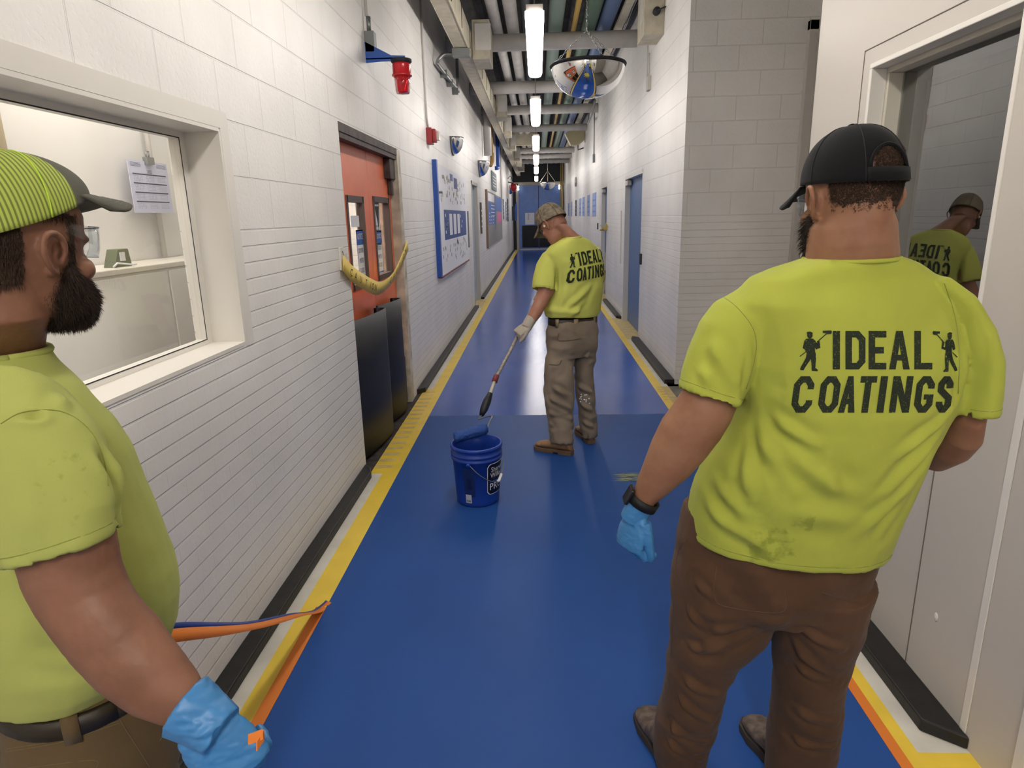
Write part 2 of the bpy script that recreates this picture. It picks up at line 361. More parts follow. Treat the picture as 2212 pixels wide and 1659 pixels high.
t = setp(MB().loft([[r[0] for r in cu_] + [q+Vector((-.01,0,0)) for q in [r[0] for r in cu_][::-1]], [r[1] for r in cu_] + [q+Vector((-.01,0,0)) for q in [r[1] for r in cu_][::-1]]]).build('curtain', cp), 'beige hanging strip curtain at the left edge inside the office window', 'curtain')
# ================================================================ doors
def quad_x(mb, X, y0, y1, z0, z1): mb.add([(X,y0,z0),(X,y1,z0),(X,y1,z1),(X,y0,z1)], [(0,1,2,3)])
def leaf_with_window(x0, x1, y0, y1, z0, z1, wy0, wy1, wz0, wz1): return holes(x0, x1, (y0, y1), (z0, z1), [(wy0, wy1, wz0, wz1)])
d1 = empty('door_1', (XL, 5.1, 0), kind='structure')
DX = -1.31
f = MB().box(-1.5, XL+.004, DY1-.06, DY1+.0, 0, DZ).box(-1.5, XL+.004, DY1, DY1+.07, 0, DZ+.0).build('door_frame', mat('worn cream door jamb', '#c9c0ae', .6, var=.25, vscale=8), d1)
f = MB().box(-1.42, XL-.005, DY0, DY1, 2.2, DZ).box(-1.26, XL+.002, DY0, DY1, 2.235, 2.29).build('header_track', m_rust, d1)
MB().box(-1.30, -1.235, DY1-.26, DY1-.06, 2.03, 2.2).box(-1.29, -1.25, DY1-.16, DY1-.1, 1.9, 2.03).build('spring_box', m_rust, d1, .008)
YM = 5.14
g = mat('window rubber gasket', '#5b4c48', .6)
leaf_specs = [(DY0, YM-.004, (745, 425), (783, 430), (766, 626), (796, 610)), (YM+.004, DY1-.065, (805, 427), (838, 432), (818, 603), (848, 590))]
leaves = []
for i, (y0, y1, tl, tr, bl, br) in enumerate(leaf_specs):
    a = onx(*tl, DX+.02); b = onx(*tr, DX+.02); c_ = onx(*bl, DX+.02); e = onx(*br, DX+.02)
    wy0, wy1 = (a.y+c_.y)/2, (b.y+e.y)/2; wz1 = (a.z+b.z)/2; wz0 = (c_.z+e.z)/2
    lf = leaf_with_window(DX-.02, DX+.02, y0, y1, .02, 2.2, wy0, wy1, wz0, wz1).build('door_leaf', m_orange, d1)
    gm = MB()
    for q in ((wy0-.015, wy0+.02, wz0-.015, wz1+.015), (wy1-.02, wy1+.015, wz0-.015, wz1+.015), (wy0, wy1, wz0-.015, wz0+.025), (wy0, wy1, wz1-.03, wz1+.015)):
        gm.box(DX-.03, DX+.027, *q)
    gm.build('window_gasket', g, lf)
    MB().box(DX-.003, DX+.003, wy0, wy1, wz0, wz1).build('window_pane', thin_glass('door window %d' % i, refl=.06), lf)
    leaves.append((y0, y1, wy0, wy1, wz0, wz1))
# corridor seen through the swing door windows
bk = box('wall_beyond_door', -3.0, -2.95, 3.9, 8.5, 0, 3, m_wl); bk['kind'] = 'structure'
bk = box('wall_beyond_door', -3.0, -1.62, 8.3, 8.5, 0, 3, m_wx); bk['kind'] = 'structure'
fl2 = box('floor_beyond_door', -3.0, -1.6, 3.9, 8.5, -.1, -.002, m_fgrey); fl2['kind'] = 'structure'
MB().box(-3.0, -1.42, 3.9, 8.5, 3.0, 3.05).build('ceiling_beyond_door', m_white)['kind'] = 'structure'
# rubber impact bumpers: curved sheets bowed out from the leaves
def bumper(y0, y1, z1, bow):
    n = 26; T = .008; outer = []; inner = []
    for k in range(n+1):
        t = k/n
        if t < .78: u = t/.78; y = y0 + (y1-y0)*u; x = DX+.022 + bow*math.sin(u*PI*.5)**.8
        else: u = (t-.78)/.22; y = y1 + .035*math.sin(u*PI); x = DX+.022 + bow - .075*(1-math.cos(u*PI))/2 - .01*u
        outer.append((x, y)); inner.append((x-T, y-(T if t > .7 else 0)))
    mb = MB(); loop = outer + inner[::-1]
    rings = [[Vector((x, y, z)) for x, y in loop] for z in (.03, z1*.35, z1*.7, z1)]
    mb.loft(rings, smooth=True); return mb
l1 = [c for c in d1.children if c.name.startswith('door_leaf')]
bumper(DY0+.01, 4.99, 1.03, .105).build('rubber_bumper', m_black, d1)
bumper(5.12, 5.62, 1.03, .095).build('rubber_bumper', m_black, d1)
MB().box(DX+.02, DX+.06, DY1-.12, DY1-.07, .02, .45).build('hinge_guard', m_black, d1)
# notices stuck to the orange door windows
def paper(name, X, y0, y1, z0, z1, label, cat, border=None, lines=(), head=None, group=None, col=None, par=None):
    t = empty(name, (X, (y0+y1)/2, z0), label, cat, group)
    s = 1 if X < 0 else -1
    MB().box(*sorted((X, X+s*.003)), y0, y1, z0, z1).build('sheet', col or m_paper, t)
    xi = X + s*.0036; k = MB()
    if border:
        w = (y1-y0)*.05
        for a, b, c_, d in ((y0,y1,z0,z0+w),(y0,y1,z1-w,z1),(y0,y0+w,z0,z1),(y1-w,y1,z0,z1)): quad_x(k, xi, a, b, c_, d)
        if head: quad_x(k, xi, y0, y1, z1-(z1-z0)*.3, z1)
        k.build('border', border, t)
    W = y1-y0; H = z1-z0
    for txt, zc, sz in lines:
        k = MB(); add_text(k, txt, sz*H, (xi+s*.0004, (y0+y1)/2, z0+zc*H), (0, s, 0), (0,0,1), sx=.62*W/(sz*H*len(txt)*.62) if txt else 1); k.build('lettering', m_ink, t)
    if head:
        k = MB(); add_text(k, head, .17*H, (xi+s*.0006, (y0+y1)/2, z0+.86*H), (0,s,0), (0,0,1), sx=.85*W/(.17*H*len(head)*.6)); k.build('heading', m_paper, t)
    return t
mb_bl = mat('notice sign blue', '#2f63b5', .5)
y0, y1, wy0, wy1, wz0, wz1 = leaves[0]
paper('notice_sign', DX+.004, wy1-.20, wy1-.01, wz0+.04, wz0+.40, 'blue and white notice sign in the left orange door window', 'sign', mb_bl, [('DOORS', .58, .14), ('MUST BE', .38, .14), ('CLOSED', .18, .14)], 'NOTICE')
paper('posted_paper', DX+.004, wy1-.30, wy1-.09, wz0+.50, wz1-.2, 'plain white typed sheet above the notice in the left orange door window', 'paper', None, [('2', .86, .07), ('THIS', .74, .07), ('PROPERTY', .6, .07), ('IN THE', .5, .07), ('WEST', .42, .07), ('ROOM', .32, .07)])
y0, y1, wy0, wy1, wz0, wz1 = leaves[1]
paper('notice_sign', DX+.004, wy0+.06, wy0+.26, wz0+.04, wz0+.38, 'blue and white notice sign in the right orange door window', 'sign', mb_bl, [('THIS DOOR', .58, .14), ('MUST BE', .38, .14), ('KEPT CLOSED', .18, .14)], 'NOTICE')
t = paper('warning_poster', DX+.004, wy0+.02, wy0+.24, wz1-.37, wz1-.03, 'black and white tornado shelter poster at top of the right orange door window', 'poster', mat('poster dark edge', '#5a6b5a', .7), [('TORNADO', .45, .07), ('SHELTER', .35, .07)])
k = MB(); k.prism([(DX+.0085, wy0+.08, wz1-.06), (DX+.0085, wy0+.22, wz1-.06), (DX+.0085, wy0+.20, wz1-.15), (DX+.0085, wy0+.185, wz1-.22), (DX+.0085, wy0+.19, wz1-.29), (DX+.0085, wy0+.165, wz1-.2), (DX+.0085, wy0+.12, wz1-.12)], (.001,0,0)); k.build('funnel_drawing', m_ink, t)
# caution tape across the orange doors
def ribbon(name, pts, w, m, label, cat, th=.0006, twist=None, parent=None, up=(0,0,1)):
    P = smooth_path(pts, 10); mb = MB(); n = len(P); rings = []
    for i, p in enumerate(P):
        t = i/(n-1); a = 0
        if twist: a = np.interp(t, [q[0] for q in twist], [q[1] for q in twist])
        T = (P[min(i+1,n-1)]-P[max(i-1,0)]).normalized(); U = Vector(up); U = (U - T*U.dot(T)).normalized()
        V = T.cross(U); D = (U*math.cos(a) + V*math.sin(a)); N_ = T.cross(D)
        rings.append([p+D*w/2+N_*th, p+D*w/2-N_*th, p-D*w/2-N_*th, p-D*w/2+N_*th])
    mb.loft(rings); o = mb.build(name, m, parent); return setp(o, label, cat) if label else o, P
m_caut = mat('yellow caution tape', '#f0d264', .45, spec=.4)
tp = [onx(*p, -1.19) for p in ((741,568),(765,595),(800,617),(822,622),(848,600),(868,562),(881,528))]
t = empty('caution_tape', tp[0], 'yellow caution tape sagging across the orange double doors', 'tape')
tw = [(0,0),(.45,.2),(.6,.3),(1,0)]
o, P = ribbon('tape_strip', tp, .10, m_caut, None, None, twist=tw, parent=t)
k = MB()
for ch, f_ in zip('CAUTION', (.14,.19,.24,.29,.34,.38,.42)):
    i = int(f_*(len(P)-1)); p = P[i]; T = (P[i+1]-P[i-1]).normalized(); a = np.interp(f_, [q[0] for q in tw], [q[1] for q in tw])
    U = (Vector((0,0,1)) - T*T.z).normalized(); V = T.cross(U); D = U*math.cos(a)+V*math.sin(a)
    add_text(k, ch, .07, p, T, D, .002)
k.build('lettering', m_ink, t); k = MB()
for ch, f_ in zip('CAUTION', (.64,.69,.74,.79,.84,.88,.93)):
    i = int(f_*(len(P)-1)); p = P[i]; T = (P[min(i+1,len(P)-1)]-P[i-1]).normalized(); a = np.interp(f_, [q[0] for q in tw], [q[1] for q in tw])
    U = (Vector((0,0,1)) - T*T.z).normalized(); V = T.cross(U); D = U*math.cos(a)+V*math.sin(a)
    add_text(k, ch, .07, p, T, D, .002)
k.build('lettering', m_ink, t)
MB().box(XL, XL+.004, 4.03, 4.17, tp[0].z-.07, tp[0].z+.05).build('masking_patch', mat('clear tape patch', '#d9d4c4', .4), t)
# pale-blue narrow opening in the left wall
d = empty('door_2', (XL, 13.1, 0), kind='structure')
MB().box(-1.32, -1.28, 12.6, 13.7, 0, 2.3).build('door_leaf', mat('pale blue door', '#a9bdd2', .5), d)
MB().box(-1.6, XL+.01, 13.68, 13.76, 0, 2.36).box(-1.6, XL+.01, 12.54, 12.6, 0, 2.36).box(-1.6, XL+.01, 12.54, 13.76, 2.3, 2.36).build('door_frame', m_white, d)
# right wall blue doors
def rdoor(n, y0, y1, ztop, wy0, wy1, wz0, wz1, kick):
    d = empty('door_%d' % n, (XR, (y0+y1)/2, 0), kind='structure')
    X = 1.47
    MB().box(XR+.0, 1.75, y0-.0, y0+.05, 0, ztop).box(XR, 1.75, y1-.05, y1, 0, ztop).box(XR, 1.75, y0, y1, ztop-.05, ztop).build('door_frame', m_whiteg, d)
    lf = leaf_with_window(X, X+.045, y0+.05, y1-.05, .01, ztop-.05, wy0, wy1, wz0, wz1).build('door_leaf', m_steelblue, d)
    MB().box(X+.02, X+.025, wy0, wy1, wz0, wz1).box(X+.02, X+.06, wy0, wy1, (wz0+wz1)/2+.1, (wz0+wz1)/2+.12).build('window_pane', thin_glass('right door pane %d' % n, (.8,.85,.9,1), .15), lf)
    k = MB().box(X-.004, X, y0+.1, y0+.28, .55, 1.0) if kick else MB().box(X-.004, X, y0+.1, y1-.1, .1, .9)
    k.build('kick_plate', m_whiteg if kick else m_cream, lf)
    MB().tube([(X-.002, y0+.12, 1.0), (X-.05, y0+.12, 1.0)], .012).tube([(X-.05, y0+.06, 1.0), (X-.05, y0+.18, 1.0)], .012).build('door_handle', m_grey, lf)
    MB().box(X-.08, X-.02, y1-.3, y1-.05, ztop-.14, ztop-.07).build('door_closer', m_white, d)
    rb = box('wall_beyond_door', 2.4, 2.45, y0-.5, y1+.5, 0, 2.6, mat('room beyond wall %d' % n, '#b9c2b8', .7)); rb['kind'] = 'structure'
rdoor(3, 8.92, 10.7, 2.262, 9.08, 9.45, 1.28, 2.02, True)
rdoor(4, 13.36, 14.5, 2.28, 13.5, 13.9, 1.1, 2.05, False)
setp(MB().box(XR-.014, XR, 11.0, 11.06, .9, 1.75).build('wall_guard', m_whiteg), 'long white vertical guard strip beside the nearer blue door', 'guard strip')
for (y_, z_, lb) in ((8.86, 1.12, 'small dark push plate on the right wall beside the nearer blue door'), (15.2, 1.45, 'small dark push plate on the right wall beyond the farther blue door')):
    setp(MB().box(XR-.02, XR, y_-.05, y_+.05, z_-.08, z_+.06).build('push_plate', m_ink), lb, 'switch')
# yellow tape bow tied at farther blue door
tb = [onx(*p, 1.35) for p in ((1296,486),(1303,494),(1299,497),(1307,498),(1311,484))]
o, _ = ribbon('barrier_tape', tb, .07, m_caut, 'short twisted yellow tape hanging by the farther blue door', 'tape', twist=[(0,.3),(.5,2),(1,.4)])
# alcove door frame (white) on the alcove wall
d = empty('door_5', (2.8, 6.48, 0), kind='structure')
MB().box(2.43, 2.51, 6.42, 6.48, 0, 3.32).box(3.25, 3.3, 6.42, 6.48, 0, 3.32).box(2.43, 3.3, 6.42, 6.48, 3.24, 3.32).build('door_frame', m_white, d, .004)
MB().box(2.51, 3.25, 6.45, 6.478, 0.01, 3.24).build('door_leaf', mat('alcove door paint', '#cbc5b8', .5), d)
k = MB()
for z_ in (2.1, 1.6): k.box(2.5, 2.52, 6.44, 6.455, z_, z_+.1)
k.build('hinge', m_grey, d)
# ================================================================ right white panel with dark window
PW0, PW1, PZ0, PZ1 = 2.05, 2.94, 1.2, 2.27
GXR = 1.49
wp = holes(XP, GXR+.3, (-2.5, 3.5), (0, 3.6), [(PW0, PW1, PZ0, PZ1)]).build('wall_panel', m_white); wp['kind'] = 'structure'
wp2 = MB().box(GXR+.3, 3.6, 3.3, 3.5, 0, 3.6).box(1.7, 3.6, -2.5, 3.4, 3.55, 3.6).build('wall_panel', m_white); wp2['kind'] = 'structure'
tr = MB()
for y_ in (2.155, 3.495): tr.box(XP-.0025, XP, y_-.0015, y_+.0015, 0, 3.6 if y_ > 3 else PZ0)
tr.box(XP-.0025, XP, 3.0, 3.003, PZ0-.05, 2.33); tr.box(XP-.0025, XP, 1.2, 3.003, 2.33, 2.333)
o = tr.build('trim_1', mat('panel seam shadow gap', '#6f6a62', .8)); o['kind'] = 'structure'
tr = MB().box(XP-.008, XP, 1.55, 1.60, 0, PZ1).box(XP-.004, XP, 1.80, 1.83, 0, 3.6); o = tr.build('trim_2', m_whiteg, bevel=.003); o['kind'] = 'structure'
w2 = empty('window_2', (XP, 2.5, PZ0), kind='structure')
f = MB()
for q in ((PW0-.0, PW0+.02, PZ0+.02, PZ1-.02), (PW1-.02, PW1, PZ0+.02, PZ1-.02), (PW0, PW1, PZ0, PZ0+.02), (PW0, PW1, PZ1-.02, PZ1)): f.box(XP-.004, XP+.06, *q)
f.build('window_frame', m_whiteg, w2, .003)
f = MB()
for q in ((PW0, PW0+.012, PZ0+.035, PZ1-.04), (PW1-.035, PW1, PZ0+.035, PZ1-.04), (PW0, PW1, PZ0, PZ0+.035), (PW0, PW1, PZ1-.04, PZ1)): f.box(XP+.06, GXR+.01, *q)
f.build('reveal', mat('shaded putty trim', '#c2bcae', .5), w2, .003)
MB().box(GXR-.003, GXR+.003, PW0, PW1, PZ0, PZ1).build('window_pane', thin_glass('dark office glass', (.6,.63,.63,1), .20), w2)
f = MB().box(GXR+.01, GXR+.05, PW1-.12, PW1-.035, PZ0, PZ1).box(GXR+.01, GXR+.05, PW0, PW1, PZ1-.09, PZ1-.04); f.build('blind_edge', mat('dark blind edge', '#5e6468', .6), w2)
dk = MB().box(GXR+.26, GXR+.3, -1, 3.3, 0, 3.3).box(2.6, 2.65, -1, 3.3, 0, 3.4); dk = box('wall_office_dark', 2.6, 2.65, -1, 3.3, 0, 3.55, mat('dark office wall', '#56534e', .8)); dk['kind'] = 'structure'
# dent in panel, stood in for by a raised gloss disc
dn = MB(); c0 = onx(2022, 1333, XP)
dn.loft([[c0 + Vector((-.0022*math.cos(a), r*math.sin(b)*.7, r*math.cos(b)*1.1)) for b in [2*PI*k/14 for k in range(14)]] for r, a in ((.016,1.57),(.011,.7),(.004,0))])
setp(dn.build('dent_mark', m_whiteg), 'small dent low on the white right panel, added as a raised gloss disc', 'dent')
# ================================================================ end doors
d = empty('door_6', (.15, YE, 0), kind='structure')
MB().box(-1.05, -.93, YE-.1, YE+.1, 0, 3.3).box(1.2, 1.30, YE-.1, YE+.1, 0, 3.3).box(-1.2, 1.4, YE-.1, YE+.1, 3.2, 3.36).build('door_frame', m_white, d)
l = MB().box(-.92, .09, YE-.03, YE+.03, .05, 3.18).build('door_leaf', m_bluedoor, d)
r = MB().box(.12, 1.2, YE-.03, YE+.03, .05, 3.18).build('door_leaf', m_bluedoor, d)
for lf, x0, x1 in ((l, -.76, .08), (r, .13, 1.0)): MB().box(x0, x1, YE-.07, YE-.03, .12, 1.22).build('kick_mat', m_black, lf)
MB().box(-.6, -.1, YE-.035, YE-.031, 1.27, 1.85).build('window_pane', m_paper, l)
MB().box(-.46, -.42, YE-.04, YE-.036, 1.5, 1.82).box(-.38, -.35, YE-.04, YE-.036, 1.72, 1.76).box(-.13, -.1, YE-.04, YE-.036, 1.27, 1.85).build('lettering', m_bluepaper, l)
MB().box(.09, .12, YE-.02, YE, .05, 3.18).build('centre_seal', m_ink, d)
sk = MB().box(-.9, 1.18, YE-.07, YE-.03, .0, .04).build('threshold', m_whiteg, d)
for X, lb in ((-.93, 'bright twin emergency lamp at the left of the far blue doors'), (1.16, 'bright twin emergency lamp at the right of the far blue doors')):
    t = empty('emergency_lamp', (X, YE-.15, 3.05), lb, 'lamp', None)
    for z_ in (3.02, 3.14): MB().loft([[Vector((X+r*math.cos(a), YE-.2+dy, z_+r*math.sin(a))) for a in [2*PI*k/12 for k in range(12)]] for r, dy in ((.02,.08),(.05,.05),(.055,0))]).build('lamp_head', mat('lit lamp head', '#ffffff', .4, emit='#fff4e0', estr=3), t)
    MB().box(X-.03, X+.03, YE-.13, YE-.1, 2.98, 3.18).build('housing', m_white, t)
# ================================================================ ceiling: beams, pipes, wireway, lamps
beams = [(9.75, 4.0, .11, 'nearest, just above the hanging mirror'), (12.95, 4.0, .11, 'second from the camera, behind the nearest lamp'), (15.6, 4.0, .10, 'third from the camera, before the third lamp'), (18.8, 4.0, .09, 'fourth from the camera'), (25.0, 4.0, .10, 'fifth, nearest of the far trio'), (26.8, 3.95, .09, 'middle one of the far trio'), (28.6, 3.9, .09, 'last and lowest before the far doors')]
for y_, z_, r_, lb in beams:
    setp(MB().tube([(XL+.005, y_, z_), (XR-.005, y_, z_)], r_, 16).build('ceiling_beam', m_pipe), 'round white crossbeam spanning the corridor ceiling, ' + lb, 'beam', 'crossbeams under the ceiling')
setp(MB().box(-.72, .05, 21.3, 21.45, 3.82, 4.25).build('ceiling_panel', m_cream), 'flat cream panel hanging across the ceiling left of the third lamp', 'panel')
def longpipe(x, r, z, m, label, name='ceiling_pipe', y0=3.0, y1=33.5, x1=None):
    x1 = x if x1 is None else x1
    o = MB().tube([(x, y0, z), (x1, y1, z)], r, 14).build(name, m); setp(o, label, 'pipe', 'overhead pipes')
longpipe(-.55, .075, 4.22, m_pipe, 'left of the two white pipes running along the ceiling', x1=-.42)
longpipe(-.33, .085, 4.22, m_pipe, 'right of the two white pipes running along the ceiling', x1=-.2)
longpipe(-.12, .06, 4.42, m_greyp, 'grey conduit along the ceiling above the lamps')
longpipe(.29, .10, 4.25, mat('teal pipe paint', '#87998f', .5), 'pale teal pipe running along the ceiling right of the lamps')
longpipe(.54, .035, 4.2, mat('yellow gas pipe paint', '#c9a75a', .5), 'thin yellow gas pipe running along the ceiling')
longpipe(.75, .10, 4.24, mat('green pipe paint', '#5b7060', .5), 'dark green pipe running along the ceiling')
longpipe(.97, .10, 4.24, mat('blue pipe paint', '#586a8a', .5), 'blue pipe running along the ceiling, rightmost of the thick ones')
# cream wireway with its clips
t = empty('cable_wireway', (-.86, 18, 3.6), 'long cream steel wireway running along the ceiling by the left wall', 'wireway')
MB().box(-.95, -.79, 3.0, 34, 3.64, 3.66).box(-.955, -.95, 3.0, 34, 3.63, 3.70).box(-.79, -.785, 3.0, 34, 3.63, 3.92).box(-.95, -.785, 3, 34, 3.91, 3.92).build('channel', m_cream, t)
for i in range(34): MB().box(-.785, -.779, 4.1+i*.9, 4.12+i*.9, 3.68, 3.92).build('seam', m_rust, t)
for i, (y_, s) in enumerate(((9.1, .22), (14.0, .2), (17.0, .18), (20.4, .18), (24.5, .2), (27, .2), (30, .25))):
    lbs = ['nearest, above the bent conduit', 'second one along', 'third one along', 'fourth one along', 'fifth one along', 'sixth one along', 'last before the far doors']
    t = empty('junction_box', (-.65, y_, 3.6), 'cream junction box fixed on the right side of the wireway, ' + lbs[i], 'junction box', 'boxes along the wireway')
    MB().box(-.778, -.778+s, y_-.3, y_+.3, 3.60, 4.05).build('body', m_cream, t, .01)
    MB().box(-.74, -.76+s, y_-.31, y_-.3, 3.7, 4.0).build('cover_plate', m_pipe, t)
# conduit loop with grey coupling box
a = (-1.15, 8.5, 3.5)
t = empty('bent_conduit', a, 'grey conduit bending from the wireway down the left wall, tied in a triangle', 'conduit')
L1 = onx(945, 132, -1.16); L2 = onx(988, 192, -1.16); R1 = at(1010, 128, L1.y+.25)
MB().tube(smooth_path([(-.93, L1.y+.05, 3.58), (-1.08, L1.y+.02, 3.58), (-1.16, L1.y, 3.5), (-1.16, L1.y+.25, 3.48), (-1.16, L2.y, L2.z), (-1.16, L2.y+.06, L2.z+.05), (-1.16, L2.y+.1, 4.3)], 6), .022, 10).build('pipe', m_grey, t)
MB().box(-.98, -.77, 8.35, 8.5, 3.55, 3.635).build('coupling_box', m_greyp, t, .006)
k = MB()
for f_ in (.3, .6, .9):
    yq = L1.y + (L2.y-L1.y)*f_; MB().box(-1.215, -1.13, yq-.015, yq+.015, 3.44, 3.53).build('pipe_clamp', m_grey, t)
# lamps
m_lamp = mat('lit lamp diffuser', '#ffffff', .4, emit='#fff9f4', estr=14)
lampY = [(6.05, 8.37), (10.35, 12.72), (15.0, 17.45), (19.55, 22.2), (24.2, 26.7), (30.0, 32.3)]
lampL = ['nearest and largest, above the hanging mirror', 'second from the camera', 'third from the camera', 'fourth from the camera', 'fifth from the camera', 'farthest, just before the blue doors']
def lamp(x, y0, y1, z, label, m=m_lamp, w=.08):
    t = empty('ceiling_lamp', (x, (y0+y1)/2, z), label, 'lamp', 'strip lamps down the corridor' if label.startswith('bright') else None)
    pf = [(-w, .055), (-w, .0), (-w*.8, -.03), (-w*.4, -.04), (w*.4, -.04), (w*.8, -.03), (w, 0), (w, .055)]
    MB().loft([[Vector((x+a*s, y, z+b*s)) for a, b in pf] for y, s in ((y0, .7), (y0+.04, 1), (y1-.04, 1), (y1, .7))], smooth=False).build('diffuser', m, t)
    MB().box(x-w*.9, x+w*.9, y0+.02, y1-.02, z+.056, z+.1).build('housing', m_white, t)
    for yy in (y0+.25, y1-.25): MB().tube([(x, yy, z+.1), (x, yy, ZC)], .006, 6).build('hanger_rod', m_grey, t)
for (a, b), lb in zip(lampY, lampL): lamp(0.0, a, b, 3.32, 'bright ceiling strip lamp, ' + lb)
m_rearfill = mat('rear fill diffuser', '#ffffff', .4, emit='#fff8f0', estr=60)
lamp(0.0, -3.4, -1.0, 3.32, 'dimmer warm strip lamp over the corridor behind the viewer', m_rearfill)  # unseen lamp added behind the viewer to lift the near corridor
lamp(0.0, 1.5, 3.9, 3.42, 'unseen strip lamp above the bucket and the workers, next in the row, lit as added fill', mat('overhead fill diffuser', '#ffffff', .4, emit='#fff9f2', estr=21))  # row continued out of view; its output is added fill for the workers
lamp(-1.7, .6, 3.4, 2.9, 'ceiling lamp inside the office behind the left window', mat('office fill diffuser', '#ffffff', .4, emit='#fffaf4', estr=8))  # unseen, put in so the office room is lit
lamp(-2.3, 4.6, 7.6, 2.85, 'ceiling lamp in the passage seen through the orange door windows', mat('passage fill diffuser', '#ffffff', .4, emit='#fff8f0', estr=22))  # unseen, added to light the passage beyond the door glass
# hanging dome mirrors
def dome(name, c, R, D, label, chain_top, th0=0, th1=2*PI, wall=False):
    t = empty(name, c, label, 'mirror')
    c = Vector(c); rings = []
    for k in range(17):
        ph = PI/2*k/16; r = R*math.cos(ph); z = -D*math.sin(ph)
        rings.append([c + Vector((r*math.cos(a), r*math.sin(a), z)) for a in [th0+(th1-th0)*j/64 for j in range(65)]])
    mb = MB(); mb.loft(rings, cap=False, closed=False); o = mb.build('mirror_dome', m_mirror, t)
    so = o.modifiers.new('s', 'SOLIDIFY'); so.thickness = .003; so.offset = 1
    rim = [c + Vector((R*1.01*math.cos(a), R*1.01*math.sin(a), 0)) for a in [th0+(th1-th0)*j/64 for j in range(65)]]
    MB().tube(rim, .011, 8).build('rim', m_ink if not wall else m_greyp, t)
    return t
def chain(mb, a, b, link=.03, r=.0022):
    a = Vector(a); b = Vector(b); n = max(2, int((b-a).length/link)); T = (b-a).normalized()
    U = T.cross(Vector((.3,.9,.1))).normalized(); V = T.cross(U)
    for i in range(n):
        c = a + (b-a)*((i+.5)/n); w = U if i % 2 else V; L = (b-a).length/n*.62
        mb.tube([c + T*L*math.cos(q) + w*L*.42*math.sin(q) for q in [2*PI*k/8 for k in range(9)]], r, 4)
mc = at(1270, 148, 6.0); mc = Vector((mc.x, 6.0, 2.92))
t = dome('dome_mirror', mc, .31, .26, 'large chrome half-dome mirror hanging on chains beside the nearest lamp', None)
k = MB(); top = mc + Vector((-.01, 0, .27))
for a in (PI*.95, PI*.1, PI*1.6): chain(k, mc + Vector((.31*math.cos(a), .31*math.sin(a), .01)), top)
chain(k, top, (top.x-.0, top.y, ZC)); k.build('chain', m_grey, t)
mc2 = at(1183, 394, 31.0)
t = dome('dome_mirror', mc2, .36, .34, 'small far dome mirror hanging before the blue doors', None)
k = MB()
for a in (PI, 0, PI*1.5): k.tube([mc2 + Vector((.35*math.cos(a), .35*math.sin(a), .01)), mc2 + Vector((0,0,.5))], .012, 5)
k.tube([mc2+Vector((0,0,.5)), (mc2.x, mc2.y, ZC)], .012, 5); k.build('hanging_wire', m_cream, t)
# wall quarter dome mirrors on left wall (flat top edge, bulging out)
def wallmirror(pt, pb, po, label):
    a = onx(*pt, XL+.01); b = onx(*pb, XL+.01); H = (a.z-b.z); R = H*.95
    yc = (a.y+b.y)/2+.1; t = empty('wall_mirror', (XL, yc, a.z), label, 'mirror', 'quarter dome mirrors on the left wall')
    rings = []
    for k in range(13):
        ph = PI/2*k/12; r = R*math.cos(ph); z = -H*math.sin(ph)
        rings.append([Vector((XL+.012 + r*.72*math.sin(q), yc - R*0 + r*math.cos(q), a.z+z)) for q in [PI*j/32 for j in range(33)]])
    o = MB().loft(rings, cap=False, closed=False).build('mirror_dome', m_mirror, t)
    so = o.modifiers.new('s', 'SOLIDIFY'); so.thickness = .003
    arc = [Vector((XL+.012, yc+R*math.cos(q), a.z-H*math.sin(q))) for q in [PI*j/24 for j in range(25)]]
    MB().tube(arc, .014, 6).build('rim', m_greyp, t)
wallmirror((970, 291), (982, 337), None, 'nearer quarter dome mirror on left wall, above the big notice board')
wallmirror((1034, 347), (1037, 382), None, 'farther quarter dome mirror on left wall, above the second board')
wallmirror((1100, 400), (1102, 420), None, 'farthest small quarter dome mirror on the left wall, behind the far red beacon')
# ================================================================ left wall fixtures
t = empty('warning_beacon', (-1.0, 5.1, 2.8), 'red warning beacon hanging from a blue wall bracket left of the orange doors', 'beacon')
bc = Vector((-.965, 5.08, 2.80))
def lathe(prof, c, n=24): return [[Vector(c) + Vector((r*math.cos(2*PI*k/n), r*math.sin(2*PI*k/n), z)) for k in range(n)] for r, z in prof]
MB().loft(lathe([(.075,.012),(.075,-.005),(.06,-.02)], bc)).build('base_plate', m_ink, t)
MB().loft(lathe([(.064,-.015),(.066,-.03),(.066,-.085),(.072,-.09),(.072,-.10),(.062,-.105)], bc)).build('collar', m_red, t)
red = mat('red transparent lens', '#e02a35', .15, trans=.5, ior=1.4)
MB().loft(lathe([(.058,-.10),(.056,-.15),(.052,-.205),(.045,-.218),(.0,-.222)], bc)).build('lens', red, t)
MB().loft(lathe([(.018,-.1),(.02,-.14),(.014,-.17)], bc, 10)).build('bulb', m_ink, t)
k = MB(); y_ = 5.08
k.prism([(XL, y_-.03, 2.93), (XL, y_-.03, 2.79), (-1.03, y_-.03, 2.80), (-.93, y_-.03, 2.815), (-.93, y_-.03, 2.83), (-1.03, y_-.03, 2.835)], (0, .006, 0))
k.box(XL, -.93, y_-.03, y_+.05, 2.812, 2.82); k.build('bracket', m_blue, t)
MB().box(XL, XL+.07, y_-.03, y_+.05, 2.86, 3.0).build('junction_box', m_greyp, t, .004)
MB().tube([(XL+.03, y_+.01, 3.0), (XL+.03, y_+.01, 3.1)], .016).build('connector', m_grey, t)
MB().tube([(XL+.02, y_+.0, 3.1), (XL+.02, y_, ZC)], .011).build('conduit', m_pipe, t)
t = empty('fire_alarm', (XL, 8.0, 2.65), 'red fire alarm horn strobe on the left wall past the orange doors', 'alarm')
q0 = onx(922, 285, XL)
